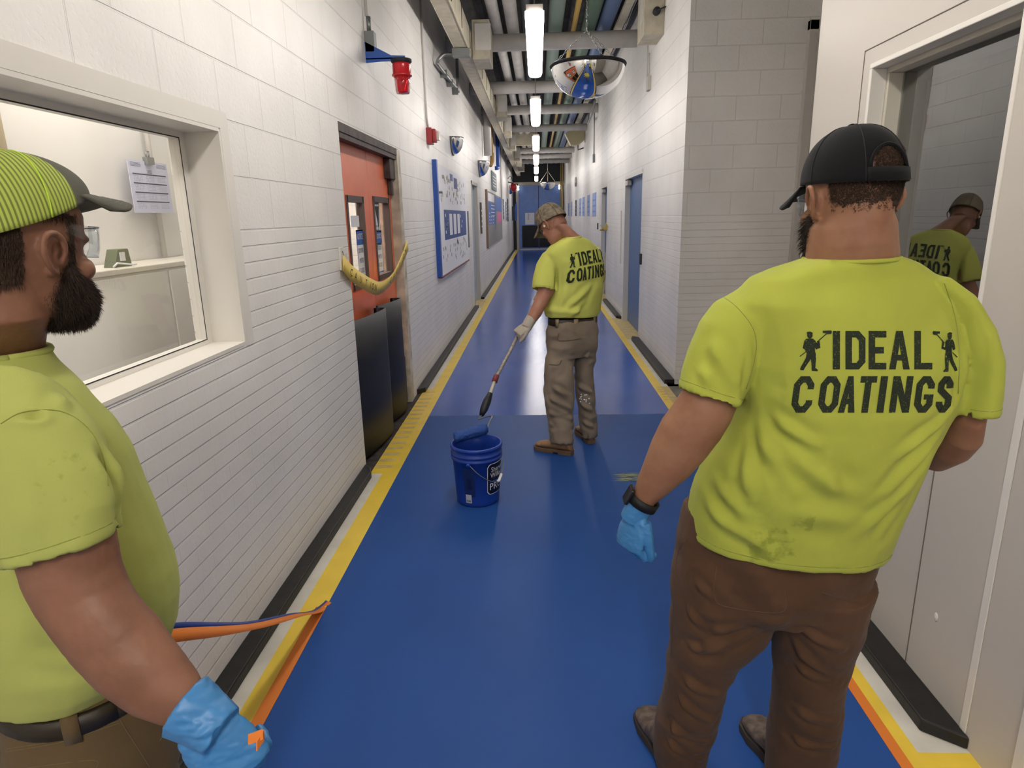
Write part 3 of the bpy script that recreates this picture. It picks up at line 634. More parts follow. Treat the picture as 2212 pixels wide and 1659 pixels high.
MB().box(XL, XL+.06, q0.y-.06, q0.y+.1, q0.z-.13, q0.z+.04).build('body', m_redbox, t, .006)
MB().box(XL+.06, XL+.1, q0.y-.03, q0.y+.09, q0.z-.11, q0.z+.03).build('horn', m_redbox, t, .008)
MB().box(XL+.1, XL+.135, q0.y+.0, q0.y+.09, q0.z-.09, q0.z+.01).build('strobe_lens', mat('clear strobe lens', '#d8c9c0', .2), t, .006)
MB().tube([(XL+.015, q0.y, q0.z+.04), (XL+.015, q0.y-.06, q0.z+.14), (XL+.015, q0.y-.06, ZC)], .012).build('conduit', m_pipe, t)
# big notice board
def board(name, y0, y1, z0, z1, label, edge, face=None):
    t = empty(name, (XL, (y0+y1)/2, z0), label, 'board')
    MB().box(XL, XL+.04, y0, y1, z0, z1).build('panel', face or m_paper, t)
    MB().box(XL, XL+.055, y0-.09, y0, z0, z1+.03).build('edge_strip', edge, t)
    return t
by0, by1, bz0, bz1 = 8.0, 11.3, 1.0, 2.33
t = board('notice_board', by0, by1, bz0, bz1, 'large white notice board with blue edge and rows of small cards', m_blue)
X = XL+.041
k = MB(); quad_x(k, X, by0+.45, by1-.25, 1.42, 1.80); k.box(X-.001, X, by0+1.2, by0+1.5, 2.19, 2.28); quad_x(k, X, by0+1.6, by0+2.0, 2.1, 2.25)
k.build('blue_panel', mat('board blue panel', '#3c5390', .5), t)
for i in range(3): k = MB(); quad_x(k, X+.001, by0+.95+i*.45, by0+1.25+i*.45, 1.47, 1.75); k.build('white_card', m_paper, t)
for i in range(9):
    k = MB(); quad_x(k, X+.001, by0+.55+(i%3)*.1 + (1.7 if i > 5 else 0), by0+.62+(i%3)*.1+(1.7 if i > 5 else 0), 1.5+(i*.07) % .22, 1.54+(i*.07) % .22); k.build('white_card', m_paper, t)
random.seed(3); m_card = mat('khaki card', '#a29c88', .8)
for i in range(95):
    u = random.uniform(.15, 3.0); z_ = random.choice((random.uniform(1.08, 1.36), random.uniform(1.88, 2.2)))
    k = MB(); quad_x(k, X+.001, by0+u, by0+u+.05, z_, z_+.045); k.build('small_card', m_card, t)
MB().box(XL, XL+.05, by0, by1, bz0-.02, bz0).build('bottom_rail', mat('brown rail', '#8a5a55', .6), t)
MB().tube([(X, by0+.12, 2.0), (X+.04, by0+.12, 2.0)], .015, 8).build('hook', m_grey, t)
o = MB().box(XL, XL+.06, 11.28, 11.34, 1.2, 1.8).build('edge_profile', m_greyp, t)
# second board
t = empty('safety_board', (XL, 19, 1), 'grey and blue information board with pink sheet, farther along the left wall', 'board')
MB().box(XL, XL+.04, 16.0, 22.6, .98, 2.31).build('panel', mat('board grey', '#8d8b88', .6), t)
MB().box(XL, XL+.05, 15.9, 16.0, .96, 2.33).build('edge_strip', mat('brown board edge', '#8b7464', .6), t)
k = MB(); quad_x(k, X, 16.2, 18.8, 1.5, 2.05); quad_x(k, X, 19.4, 22.5, 1.85, 2.27); quad_x(k, X, 18.9, 19.2, 1.35, 2.3); k.build('blue_panel', mat('board blue', '#4f6cab', .6), t)
k = MB(); quad_x(k, X+.001, 20.0, 22.2, 1.5, 1.83); k.build('pink_sheet', mat('pink sheet', '#c96a9a', .6), t)
k = MB(); quad_x(k, X+.001, 16.3, 18.6, 2.08, 2.27)
for i in range(4): quad_x(k, X+.001, 17.3, 18.7, 1.98-i*.09, 2.0-i*.09)
for i in range(10): quad_x(k, X+.001, 16.6+(i%3)*.7, 16.8+(i%3)*.7, 1.52+(i//3)*.08, 1.56+(i//3)*.08)
k.build('white_card', m_paper, t)
for (y0, y1, z0, z1, lb, cc) in ((14.3, 14.5, 1.35, 2.0, 'narrow dark sign strip on the left wall before the information board', '#6b6458'), (18.2, 20.2, 2.42, 2.9, 'grey framed sign above the information board', '#7f8a8c'), (24.0, 24.5, 1.6, 2.3, 'small grey sheet on the left wall past the information board', '#8d93a2'), (26.0, 26.6, 1.55, 2.25, 'second small grey sheet, farther past the information board', '#868da0'), (27.6, 28.0, 1.5, 2.4, 'tall dark sheet on the left wall, last before the hanging banner', '#4b4f58')):
    t = empty('wall_sign', (XL, (y0+y1)/2, z0), lb, 'sign')
    MB().box(XL, XL+.03, y0, y1, z0, z1).build('panel', mat('sign %s' % cc, cc, .7), t)
    k = MB()
    for i in range(4): quad_x(k, XL+.031, y0+(y1-y0)*.15, y1-(y1-y0)*.15, z0+(z1-z0)*(.2+.17*i), z0+(z1-z0)*(.26+.17*i))
    k.build('lettering', m_paper, t)
# far beacon
t = empty('warning_beacon', (-1.0, 29, 2.9), 'small far red beacon on the left wall near the blue doors', 'beacon')
q1 = Vector((-.98, 29, 2.95)); MB().loft(lathe([(.1,.1),(.13,.05),(.13,-.1),(.08,-.22)], q1, 14)).build('lens', m_red, t)
MB().tube([(XL, 28.9, 3.12), (-.98, 29, 3.06)], .02, 6).tube(smooth_path([(XL, 28.9, 3.25), (-1.1, 28.9, 3.35), (-1.0, 29, 3.1)], 5), .012, 6).build('bracket', m_ink, t)
t = empty('hanging_banner', (-1.05, 32, 1.6), 'blue and black banner hanging beside the far blue doors', 'banner')
MB().prism([(-1.13, 32, 1.5), (-.95, 32, 1.5), (-.93, 32, 2.35), (-1.0, 32, 2.3)], (0, .05, 0)).build('blue_sheet', m_blue, t)
MB().box(-1.17, -1.04, 31.8, 31.85, 1.5, 2.15).build('black_sheet', m_ink, t)
MB().tube([(-1.12, 31.83, 2.1), (-1.12, 31.83, 3.0)], .012, 5).tube([(-.99, 32, 2.3), (-.99, 32, 3.0)], .012, 5).build('hanging_wire', m_ink, t)
# wall drops: white duct, yellow pipe, blue pipe
setp(MB().tube([(-1.1, 15.6, 3.05), (-1.1, 15.6, 4.6)], .09, 12).build('wall_pipe', m_pipe), 'thick white pipe dropping down the left wall', 'pipe')
t = empty('gas_pipe', (-1.14, 17.7, 3.0), 'mustard yellow gas pipe dropping down the left wall', 'pipe')
MB().tube([(-1.14, 17.7, 3.1), (-1.14, 17.7, 4.6)], .035, 8).build('pipe', mat('mustard paint', '#b08a4a', .5), t)
MB().tube(smooth_path([(-1.14, 17.7, 3.3), (-1.14, 17.7, 3.1), (-1.18, 17.55, 2.98)], 4), .055, 8).build('valve', mat('mustard valve', '#9c7a44', .5), t)
t = setp(MB().tube(smooth_path([(-1.13, 20.2, 4.6), (-1.13, 20.2, 3.3), (-1.13, 20.2, 3.12), (-1.19, 20.0, 3.08)], 5), .06, 10).build('water_pipe', m_blue), 'blue water pipe dropping down the left wall with an elbow', 'pipe')
setp(MB().tube([(-1.2, 23, 2.1), (-1.2, 23, 4.6)], .02, 6).build('wall_conduit', m_pipe), 'thin white conduit down the left wall behind the blue water pipe', 'conduit')
# small outlet box left of the orange doors
t = empty('door_push_plate', (XL, 4.07, 1.4), 'small white round push button plate on brick left of the orange doors', 'switch')
q2 = onx(737, 555, XL)
MB().box(XL, XL+.012, q2.y-.05, q2.y+.02, q2.z-.08, q2.z+.06).build('plate', m_whiteg, t, .003)
MB().tube([Vector((XL+.013, q2.y-.015+.02*math.cos(a), q2.z+.035*math.sin(a))) for a in [PI*k/10-PI/2 for k in range(11)]], .003, 6).build('button_ring', m_grey, t)
# ================================================================ right wall fixtures
t = empty('electrical_box', (1.3, 8.1, 3.4), 'tall cream electrical box at the top of the right wall near the lamp', 'electrical box')
MB().box(1.17, XR, 7.75, 8.2, 3.56, 4.5).build('body', m_cream, t, .006)
MB().box(1.165, 1.17, 7.8, 8.0, 3.7, 4.45).build('door', m_white, t)
MB().tube([(1.3, 7.75, 3.78), (1.3, 7.70, 3.78)], .04, 12).tube([(1.3, 7.7, 3.78), (1.38, 7.65, 3.8)], .008, 6).build('disconnect_knob', m_ink, t)
MB().tube(smooth_path([(1.27, 7.74, 4.5), (1.26, 7.7, 4.2), (1.3, 7.73, 4.1)], 5), .02, 8).build('green_cable', mat('dark teal cable', '#2f4a48', .5), t)
t = empty('conduit_drop', (XR, 8.6, 3.15), 'pair of thin white conduits dropping below the electrical box to an outlet', 'conduit')
MB().tube([(XR-.02, 8.58, 3.56), (XR-.02, 8.58, 3.28)], .011, 6).tube([(XR-.02, 8.7, 3.7), (XR-.02, 8.7, 3.2)], .009, 6).build('pipe', m_pipe, t)
MB().box(XR-.04, XR, 8.5, 8.64, 3.14, 3.3).build('outlet_box', m_white, t, .004)
t = empty('conduit_drop', (XR, 16.3, 3), 'single thin conduit with small box halfway down the right wall', 'conduit')
MB().tube([(XR-.02, 16.3, 4.4), (XR-.02, 16.3, 3.05)], .014, 6).build('pipe', m_greyp, t)
MB().box(XR-.05, XR, 16.2, 16.45, 2.9, 3.08).build('outlet_box', m_greyp, t)
# cable bundle tray on right wall top
t = empty('cable_tray', (1.22, 18, 4.2), 'cable tray with loose cables running along the top of the right wall', 'cable tray')
MB().box(1.1, 1.2, 4.0, 33, 4.16, 4.2).build('tray', m_cream, t)
random.seed(5)
for i in range(5):
    pts = [(1.22+.025*i+.02*random.uniform(-1,1), 4+yy*1.6, 4.22+.04*i - .05*random.random()) for yy in range(18)]
    MB().tube(smooth_path(pts, 3), .012, 6).build('cable', m_ink if i % 2 else m_pipe, t)
t = setp(MB().tube(smooth_path([(1.3, 15.2, 4.1), (1.25, 15.5, 3.85), (1.2, 16, 3.75), (1.26, 16.6, 3.9), (1.3, 17, 4.1)], 5), .02, 6).build('cable_loop', m_greyp), 'loose grey cable loop hanging from the tray on the right', 'cable')
t = empty('ceiling_speaker', (1.1, 20.5, 3.7), 'faceted cream loudspeaker horn hanging at top right of the corridor', 'speaker')
MB().prism([(.82, 19.5, 3.93), (1.0, 19.5, 4.02), (1.36, 19.5, 4.02), (1.36, 19.5, 3.75), (1.2, 19.5, 3.62), (.98, 19.5, 3.62)], (0, .35, .0)).build('horn', mat('cream horn', '#bdb38e', .6), t, .01)
MB().tube([(1.2, 19.7, 3.62), (1.2, 19.7, 3.5), (1.36, 19.7, 3.55)], .02, 6).build('bracket', m_rust, t)
t = empty('round_vent', (XR, 24.2, 2.85), 'round slotted vent grille on the far right wall', 'vent')
vc = onx(1243, 393, XR-.03)
MB().loft([[Vector((XR-.04, vc.y+r*2.6*math.cos(a), vc.z+r*math.sin(a))) for a in [2*PI*k/24 for k in range(24)]] for r in (.16,)] + [[Vector((XR, vc.y+.16*2.6*math.cos(a), vc.z+.16*math.sin(a))) for a in [2*PI*k/24 for k in range(24)]]]).build('grille', m_white, t)
k = MB()
for i in range(12):
    a = 2*PI*i/12; k.add([Vector((XR-.0415, vc.y+2.6*r*math.cos(a+s), vc.z+r*math.sin(a+s))) for r, s in ((.05,-.1),(.14,-.08),(.14,.08),(.05,.1))], [(0,1,2,3)])
k.build('slot', m_ink, t)
# sheets on right wall
for i, (y0, y1) in enumerate(((15.75, 16.75), (17.6, 18.4), (19.6, 20.4), (21.0, 21.9), (23.5, 24.1), (26.3, 27.1), (28.8, 29.9))):
    lb = ['nearest the farther blue door', 'second from the farther blue door', 'third from the farther blue door', 'fourth from the farther blue door', 'fifth, a narrow dark one', 'sixth, beyond the vent', 'last of the row near the end doors'][i]
    t = empty('posted_sheet', (XR, y0, 1.7), 'pale blue sheet posted on the right wall, ' + lb, 'poster', 'blue sheets along the right wall')
    MB().box(XR-.012, XR, y0, y1, 1.66, 2.2).build('sheet', m_bluepaper if i != 4 else m_ink, t)
    k = MB()
    for j in range(3): quad_x(k, XR-.0125, y0+.1, y1-.1, 1.75+j*.13, 1.79+j*.13)
    k.build('printed_line', mat('sheet print %d' % i, '#6d83ba', .7), t)
setp(MB().tube([(1.30, 33.9, 0), (1.30, 33.9, 4.5)], .04, 8).tube([(1.22, 34.1, 2.0), (1.22, 34.1, 4.5)], .03, 8).build('corner_pipe', mat('tan pipe', '#bda36c', .5)), 'tan vertical pipes in the far right corner by the blue doors', 'pipe')
# ================================================================ people
def proj(P):
    c = M.transposed() @ (Vector(P) - EYE); return (1106 - c.x/c.z*F, 829.5 + c.y/c.z*F)
def sgnpow(v, e): return math.copysign(abs(v)**e, v)
def tloft(mb, items, n=26, e=2.0, cap=True):
    """limb: items (left px, right px, Y, half depth[, Y right])"""
    cs = []
    for it in items:
        pl, pr, Y, b = it[:4]; Yr = it[4] if len(it) > 4 else Y
        A, B = at(*pl, Y), at(*pr, Yr); cs.append(((A+B)/2, (B-A)/2, b))
    rings = []
    for i, (c, u, b) in enumerate(cs):
        T = (cs[min(i+1, len(cs)-1)][0] - cs[max(i-1, 0)][0]).normalized()
        U = u - T*u.dot(T)*.5; v = U.cross(T).normalized()*b
        rings.append([c + U*sgnpow(math.cos(a), 2/e) + v*sgnpow(math.sin(a), 2/e) for a in [2*PI*k/n for k in range(n)]])
    mb.loft(rings, cap=cap); return cs
def fitring(pl, pr, Yc, hd, ang=0, hs=None, n=36, e=2.3):
    """torso ring whose silhouette passes through the outline points; ang = facing, degrees from +Y toward +X"""
    a = math.radians(ang); S = Vector((math.cos(a), -math.sin(a), 0)); Dv = Vector((math.sin(a), math.cos(a), 0))
    if pl is None: B = at(*pr, Yc); c = B - Vector((hs*.8, 0, 0)); h = hs
    elif pr is None: A = at(*pl, Yc); c = A + Vector((hs*.8, 0, 0)); h = hs
    else: A, B = at(*pl, Yc), at(*pr, Yc); c = (A+B)/2; h = (B.x-A.x)/2
    tilt = 0.0; CA = [(sgnpow(math.cos(t), 2/e), sgnpow(math.sin(t), 2/e)) for t in [2*PI*k/n for k in range(n)]]
    c.y = Yc
    for _ in range(30):
        pts = [c + S*h*p + Dv*hd*q + Vector((0, 0, tilt*p)) for p, q in CA]
        pr_ = [proj(p) for p in pts]; iL = min(range(n), key=lambda i: pr_[i][0]); iR = max(range(n), key=lambda i: pr_[i][0])
        k = Yc/F*.7
        if pl is None: c.x += (pr[0]-pr_[iR][0])*k; c.z -= (pr[1]-pr_[iR][1])*k
        elif pr is None: c.x += (pl[0]-pr_[iL][0])*k; c.z -= (pl[1]-pr_[iL][1])*k
        else:
            eL, eR = pl[0]-pr_[iL][0], pr[0]-pr_[iR][0]; zL, zR = pl[1]-pr_[iL][1], pr[1]-pr_[iR][1]
            c.x += (eL+eR)/2*k; h += (eR-eL)/2*k; c.z -= (zL+zR)/2*k; tilt -= (zR-zL)/2*k
    return pts
def cen(r): return sum(r, Vector())/len(r)
def shrink(r, s): c = cen(r); return [c + (p-c)*s for p in r]
def remesh(mb, voxel, it=4, fac=.5):
    me = bpy.data.meshes.new('tmp'); me.from_pydata(mb.v, [], mb.f); me.update()
    o = bpy.data.objects.new('tmp', me); C.objects.link(o)
    r = o.modifiers.new('r', 'REMESH'); r.mode = 'VOXEL'; r.voxel_size = voxel
    if it: s = o.modifiers.new('s', 'SMOOTH'); s.factor = fac; s.iterations = it
    bpy.context.view_layer.update()
    out = bpy.data.meshes.new_from_object(o.evaluated_get(bpy.context.evaluated_depsgraph_get()))
    bpy.data.objects.remove(o); bpy.data.meshes.remove(me)
    return out
def displace(me, fn=None, folds=(), noise_amp=0, nscale=8, nstretch=(1, 1, 1), fine=0):
    n = len(me.vertices); co = np.empty(n*3); me.vertices.foreach_get('co', co); co = co.reshape(-1, 3)
    no = np.empty(n*3); me.vertex_normals.foreach_get('vector', no); no = no.reshape(-1, 3)
    d = np.zeros(n)
    for A, B, w, h in folds:
        A = np.array(A); B = np.array(B); ab = B-A; t = np.clip(((co-A)@ab)/max(ab@ab, 1e-9), 0, 1)
        q = np.linalg.norm(co-(A+t[:, None]*ab), axis=1); env = np.sin(np.clip(t, .03, .97)*PI)**.5
        d += h*env*(np.exp(-(q/w)**2) - .55*np.exp(-((q-1.7*w)/(w))**2))
    if noise_amp or fine:
        for i in range(n):
            p = Vector((co[i, 0]*nstretch[0], co[i, 1]*nstretch[1], co[i, 2]*nstretch[2]))
            v = 0
            if noise_amp: s = noise.noise(p*nscale); v += noise_amp*(1-abs(s)*2.2) + noise_amp*.5*noise.noise(p*nscale*2.3)
            if fine: v += fine*noise.noise(p*nscale*9)
            d[i] += v
    if fn is not None: d += fn(co, no)
    co += no*d[:, None]; me.vertices.foreach_set('co', co.ravel()); me.update(); return me
# ---- materials for people
def cloth(name, col, rough=.85, weave=500, stains=(), var=.05, bump=.15):
    m = mat(name, col, rough, bump=bump, bscale=weave, var=var, vscale=5)
    b = m.node_tree.nodes['Principled BSDF']; b.inputs['Sheen Weight'].default_value = .06; b.inputs['Specular IOR Level'].default_value = .2
    nt = m.node_tree; L = nt.links; src = b.inputs['Base Color'].links[0].from_socket
    tc = nt.nodes.new('ShaderNodeTexCoord')
    for (P, r, thr, sc_, colr) in stains:
        sub_ = nt.nodes.new('ShaderNodeVectorMath'); sub_.operation = 'DISTANCE'; sub_.inputs[1].default_value = P; L.new(tc.outputs['Object'], sub_.inputs[0])
        mr = nt.nodes.new('ShaderNodeMapRange'); mr.inputs[1].default_value = r; mr.inputs[2].default_value = r*.2; L.new(sub_.outputs['Value'], mr.inputs[0])
        n = nt.nodes.new('ShaderNodeTexNoise'); n.inputs['Scale'].default_value = sc_; n.inputs['Detail'].default_value = 5; L.new(tc.outputs['Object'], n.inputs['Vector'])
        mm = nt.nodes.new('ShaderNodeMath'); mm.operation = 'MULTIPLY'; L.new(mr.outputs[0], mm.inputs[0]); L.new(n.outputs['Fac'], mm.inputs[1])
        st = nt.nodes.new('ShaderNodeMapRange'); st.inputs[1].default_value = thr; st.inputs[2].default_value = thr+.12; st.inputs[4].default_value = .5; L.new(mm.outputs[0], st.inputs[0])
        mx = nt.nodes.new('ShaderNodeMix'); mx.data_type = 'RGBA'; mx.inputs[7].default_value = lin(colr); L.new(st.outputs[0], mx.inputs[0]); L.new(src, mx.inputs[6]); L.new(mx.outputs[2], b.inputs['Base Color']); src = mx.outputs[2]
    return m
SH = '#abb249'
def skin(name, c1, c2): 
    m = mat(name, c1, .5, col2=c2, vscale=14, bump=.12, bscale=160, spec=.35)
    b = m.node_tree.nodes['Principled BSDF']; b.inputs['Subsurface Weight'].default_value = .08; b.inputs['Subsurface Radius'].default_value = (.012, .004, .002); b.inputs['Subsurface Scale'].default_value = 1
    return m
m_nitrile = mat('blue nitrile glove', '#3f7db5', .42, bump=.25, bscale=45, spec=.5)
m_print = mat('dark shirt print', '#26301a', .8, var=0, col2='#26301a')
# distressed print: small flecks of the shirt colour show through
def printmat():
    m = bpy.data.materials.new('distressed shirt print'); m.use_nodes = True; nt = m.node_tree; b = nt.nodes['Principled BSDF']; b.inputs['Roughness'].default_value = .85
    n = nt.nodes.new('ShaderNodeTexNoise'); n.inputs['Scale'].default_value = 380; n.inputs['Detail'].default_value = 4; tc = nt.nodes.new('ShaderNodeTexCoord'); nt.links.new(tc.outputs['Object'], n.inputs['Vector'])
    r = nt.nodes.new('ShaderNodeValToRGB'); nt.links.new(n.outputs['Fac'], r.inputs[0]); r.color_ramp.elements[0].position = .62; r.color_ramp.elements[1].position = .68
    r.color_ramp.elements[0].color = lin('#1d2614'); r.color_ramp.elements[1].color = lin('#6f7c2c'); nt.links.new(r.outputs[0], b.inputs['Base Color']); return m
m_print = printmat()
# ---- head
HEAD = [(-.120,.012,.080,.045),(-.112,.034,.090,.015),(-.092,.050,.093,-.02),(-.06,.060,.090,-.045),(-.03,.067,.088,-.075),(.0,.071,.088,-.092),(.03,.075,.089,-.101),(.06,.077,.090,-.104),(.085,.072,.080,-.098),(.108,.056,.058,-.078),(.122,.034,.03,-.048),(.127,.01,.0,-.02)]
def head_parts(mb, H, nose=1.0, wide=1.0):
    def L(x, y, z): return H @ Vector((x*wide, y, z))
    rings = []
    for z, hw, yf, yb in HEAD:
        yc = (yf+yb)/2; hy = (yf-yb)/2
        rings.append([L(hw*sgnpow(math.cos(a), .9), yc+hy*sgnpow(math.sin(a), .9), z) for a in [2*PI*k/30 for k in range(30)]])
    mb.loft(rings)
    def ell(c, r): mb.loft([[L(c[0]+r[0]*math.sin(p)*math.cos(a), c[1]+r[1]*math.sin(p)*math.sin(a), c[2]+r[2]*math.cos(p)) for a in [2*PI*k/14 for k in range(14)]] for p in [.05+ (PI-.1)*j/9 for j in range(10)]])
    mb.loft([[L(w*math.cos(a), y+d*math.sin(a), z) for a in [2*PI*k/12 for k in range(12)]] for z, w, y, d in ((.014,.006,.084,.010),(-.008,.0075,.093,.013),(-.026,.0085,.098,.012*nose),(-.036,.0095,.099,.011*nose),(-.044,.008,.092,.008))])
    for s in (-1, 1): ell((s*.0095, .092, -.041), (.0045, .007, .0045)); ell((s*.030, .073, .022), (.022, .013, .008)); ell((s*.042, .062, -.025), (.024, .022, .022))
    ell((0, .09, -.069), (.024, .010, .006)); ell((0, .088, -.080), (.021, .010, .007)); ell((0, .085, -.108), (.02, .014, .014))
    for s in (-1, 1):
        path = [(.072,.016,-.022),(.076,.020,.000),(.079,.016,.022),(.085,-.002,.034),(.091,-.020,.028),(.092,-.027,.008),(.087,-.020,-.014),(.079,-.006,-.032),(.073,.006,-.036)]
        pts = smooth_path([L(s*(x if x < .075 else x+.005), (y+.003)*.86-.003, z*.84) for x, y, z in path], 4); n = len(pts)
        mb.tube(pts, [.0042+.0016*math.sin(PI*i/(n-1)) for i in range(n)], 8)
        mb.prism([L(s*.070,.012,-.017), L(s*.073,.011,.018), L(s*.078,-.002,.025), L(s*.084,-.016,.020), L(s*.084,-.019,.005), L(s*.079,-.012,-.012), L(s*.072,-.002,-.025)], (H.to_3x3() @ Vector((-s*.022, 0, 0))))
        ell((s*.074, .002, -.028), (.006, .008, .009)); ell((s*.073, .015, -.003), (.005, .005, .009))
def head_sculpt(H):
    Hi = np.array(H.inverted())
    def fn(co, no):
        l = co@Hi[:3, :3].T + Hi[:3, 3]; d = np.zeros(len(co))
        for s in (-1, 1):
            d -= .008*np.exp(-(((l[:, 0]-s*.031)/.016)**2 + ((l[:, 1]-.085)/.03)**2 + ((l[:, 2]-.002)/.011)**2))
            d -= .006*np.exp(-(((l[:, 0]-s*.078)/.012)**2 + ((l[:, 1]-.008)/.006)**2 + ((l[:, 2]-.0)/.009)**2))
        return d
    return fn
def eyes(H, parent):
    for s in (-1, 1):
        c = H @ Vector((s*.031, .0665, .002)); mb = MB()
        mb.loft([[c + (H.to_3x3() @ Vector((.0125*math.sin(p)*math.cos(a), .0125*math.cos(p), .0125*math.sin(p)*math.sin(a)))) for a in [2*PI*k/16 for k in range(16)]] for p in [.02+3.1*j/9 for j in range(10)]])
        mb.build('eye', m_eye, parent)
m_eye = mat('eye', '#b9b2a8', .2)
def strands(name, me, H, pred, n, length, direction, m, parent, seed=1, width=.0006, curl=.3, jitter=.35):
    random.seed(seed); Hi = H.inverted(); R = H.to_3x3(); cand = []
    for v in me.vertices:
        l = Hi @ v.co
        if abs(l.x) < .2 and abs(l.y) < .2 and -.3 < l.z < .2 and pred(l): cand.append((v.co.copy(), v.normal.copy(), l))
    mb = MB(); vs = []; fs = []
    for i in range(n):
        p, nn, l = random.choice(cand)
        p = p + Vector((random.uniform(-1, 1), random.uniform(-1, 1), random.uniform(-1, 1)))*.003 - nn*.001
        dl = direction(l) if callable(direction) else Vector(direction)
        d = (nn*1.0 + (R @ dl) + Vector((random.uniform(-1,1), random.uniform(-1,1), random.uniform(-1,1)))*jitter).normalized()
        Ls = length*random.uniform(.6, 1.15); s = d.cross(Vector((random.random()-.5, random.random()-.5, random.random()-.5))).normalized()*width
        g = Vector((random.uniform(-1,1), random.uniform(-1,1), random.uniform(-1.4,.4)))*curl*Ls
        a = p; b = p + d*Ls*.5; c = p + d*Ls + g*.6
        k = len(vs); vs += [a-s, a+s, b-s*.8, b+s*.8, c]; fs += [(k, k+1, k+3, k+2), (k+2, k+3, k+4)]
    mb.add(vs, fs); return mb.build(name, m, parent)
def cap(H, parent, base, mats, panel_mat=None, brim_len=.075, brim_tilt=-12, brim_w=.078, crown_h=.142, front=.104, back=.112, hw=.088, zf=.048, zb=.02, opening=False, btn=True, name='cap', cexp=.75, ow=.62, oh=.30, gcos=.30, front_boost=.0, brim_curve=.018):
    R = H.to_3x3(); NA, NT = 72, 22
    def P(a, t, off=0):     # a: 0 = front, t 0 base..1 top
        th = t*PI/2; c = math.cos(th)**cexp; s = math.sin(th)
        yb = math.cos(a); xb = math.sin(a)
        zbase = zf + (zb-zf)*(1-yb)/2
        y = (front if yb > 0 else back)*yb*c; x = (hw)*xb*c
        z = zbase + (crown_h - zbase)*s + front_boost*max(0, yb)**2*math.sin(th)*math.cos(th)*1.6
        n = Vector((xb, yb, .3+t)).normalized()
        return H @ (Vector((x, y, z)) + n*off)
    mb = MB(); vs = []; fs = []; mi = []
    for j in range(NT+1):
        for i in range(NA): vs.append(P(2*PI*i/NA, j/NT*.985))
    for j in range(NT):
        for i in range(NA):
            a = 2*PI*(i+.5)/NA; t = (j+.5)/NT
            if opening:
                da = (a-PI)/ow; dt = (t-.12)/oh
                if t > .12 and da*da+dt*dt < 1: continue
            k = j*NA+i; k2 = j*NA+(i+1) % NA; fs.append((k, k2, k2+NA, k+NA)); mi.append(0 if (panel_mat is None or math.cos(a) < gcos) else 1)
    fs.append(tuple(range(NT*NA, NT*NA+NA))); mi.append(0 if panel_mat is None else 0)
    me = bpy.data.meshes.new('crown'); me.from_pydata(vs, [], fs); me.update()
    o = link('crown' if base is None else 'crown', me, [mats] + ([panel_mat] if panel_mat else []), base, True)
    for p, k in zip(me.polygons, mi): p.material_index = k
    so = o.modifiers.new('s', 'SOLIDIFY'); so.thickness = .003; so.offset = 1
    bm_ = panel_mat or mats
    # brim
    n = 26; rows = 9; top = []
    tl = math.radians(brim_tilt)
    for r in range(rows):
        f_ = r/(rows-1); row = []
        for i in range(n+1):
            u = -1 + 2*i/n; a = u*1.02
            y0 = front*math.cos(a)*.98; x0 = hw*math.sin(a)*.98
            x1 = brim_w*u*(1-.10*abs(u)**3); y1 = front + brim_len*math.sqrt(max(0, 1-abs(u)**2.6))
            x = x0*(1-f_)+x1*f_; y = y0*(1-f_)+max(y0, y1)*f_
            z = zf - .002 + (y-y0*1)*math.tan(tl) - brim_curve*(u*u)*(.3+.7*f_)
            row.append((x, y, z))
        top.append(row)
    mb = MB(); G = [[H @ Vector(q) for q in row] for row in top]
    vs = [p for row in G for p in row]; W_ = n+1
    fs = [(r*W_+i, r*W_+i+1, (r+1)*W_+i+1, (r+1)*W_+i) for r in range(rows-1) for i in range(n)]
    mb.add(vs, fs, True); ob = mb.build('brim', bm_, base); so = ob.modifiers.new('s', 'SOLIDIFY'); so.thickness = .0045; so.offset = 0
    # stitching rows on the brim
    k = MB()
    for r in (3, 4, 5, 6, 7): k.tube([p + R @ Vector((0, 0, .0026)) for p in G[r][2:-2]], .0006, 4)
    k.build('brim_stitching', m_stitch, base)
    k = MB(); c = P(0, 1)
    if btn: k.loft([[c + R @ Vector((r*math.cos(a), r*math.sin(a), z)) for a in [2*PI*q/12 for q in range(12)]] for r, z in ((.008, 0), (.007, .004), (.003, .0055))]); k.build('button', bm_, base)
    if opening:
        k = MB(); arc = [P(PI + (ow+.02)*math.cos(q), .12 + (oh+.01)*math.sin(q), .001) for q in [PI*j/16 for j in range(17)]]
        k.tube(arc, .003, 6); k.build('opening_trim', mats, base)
        k = MB(); k.loft([[P(PI+(ow+.08)*u, t, o_) for t, o_ in ((.0,.001),(.115,.001),(.115,.005),(.0,.005))] for u in [-1+.1*j for j in range(21)]]); k.build('strap', mats, base)
    k = MB()
    for q in range(6):
        a = PI/6 + q*PI/3
        if panel_mat is not None and math.cos(a) > gcos: continue
        pass; k.tube([P(a, t*.98, .0006) for t in [j/14 for j in range(15)]], .0011, 5)
    k.build('panel_seam', m_stitch2 if panel_mat is None else m_seamg, base)
    return P
m_stitch = mat('cap stitching', '#6b6b62', .8); m_stitch2 = mat('cap seam dark', '#1c1c1d', .8); m_seamg = mat('cap seam lime', '#b9d944', .8)
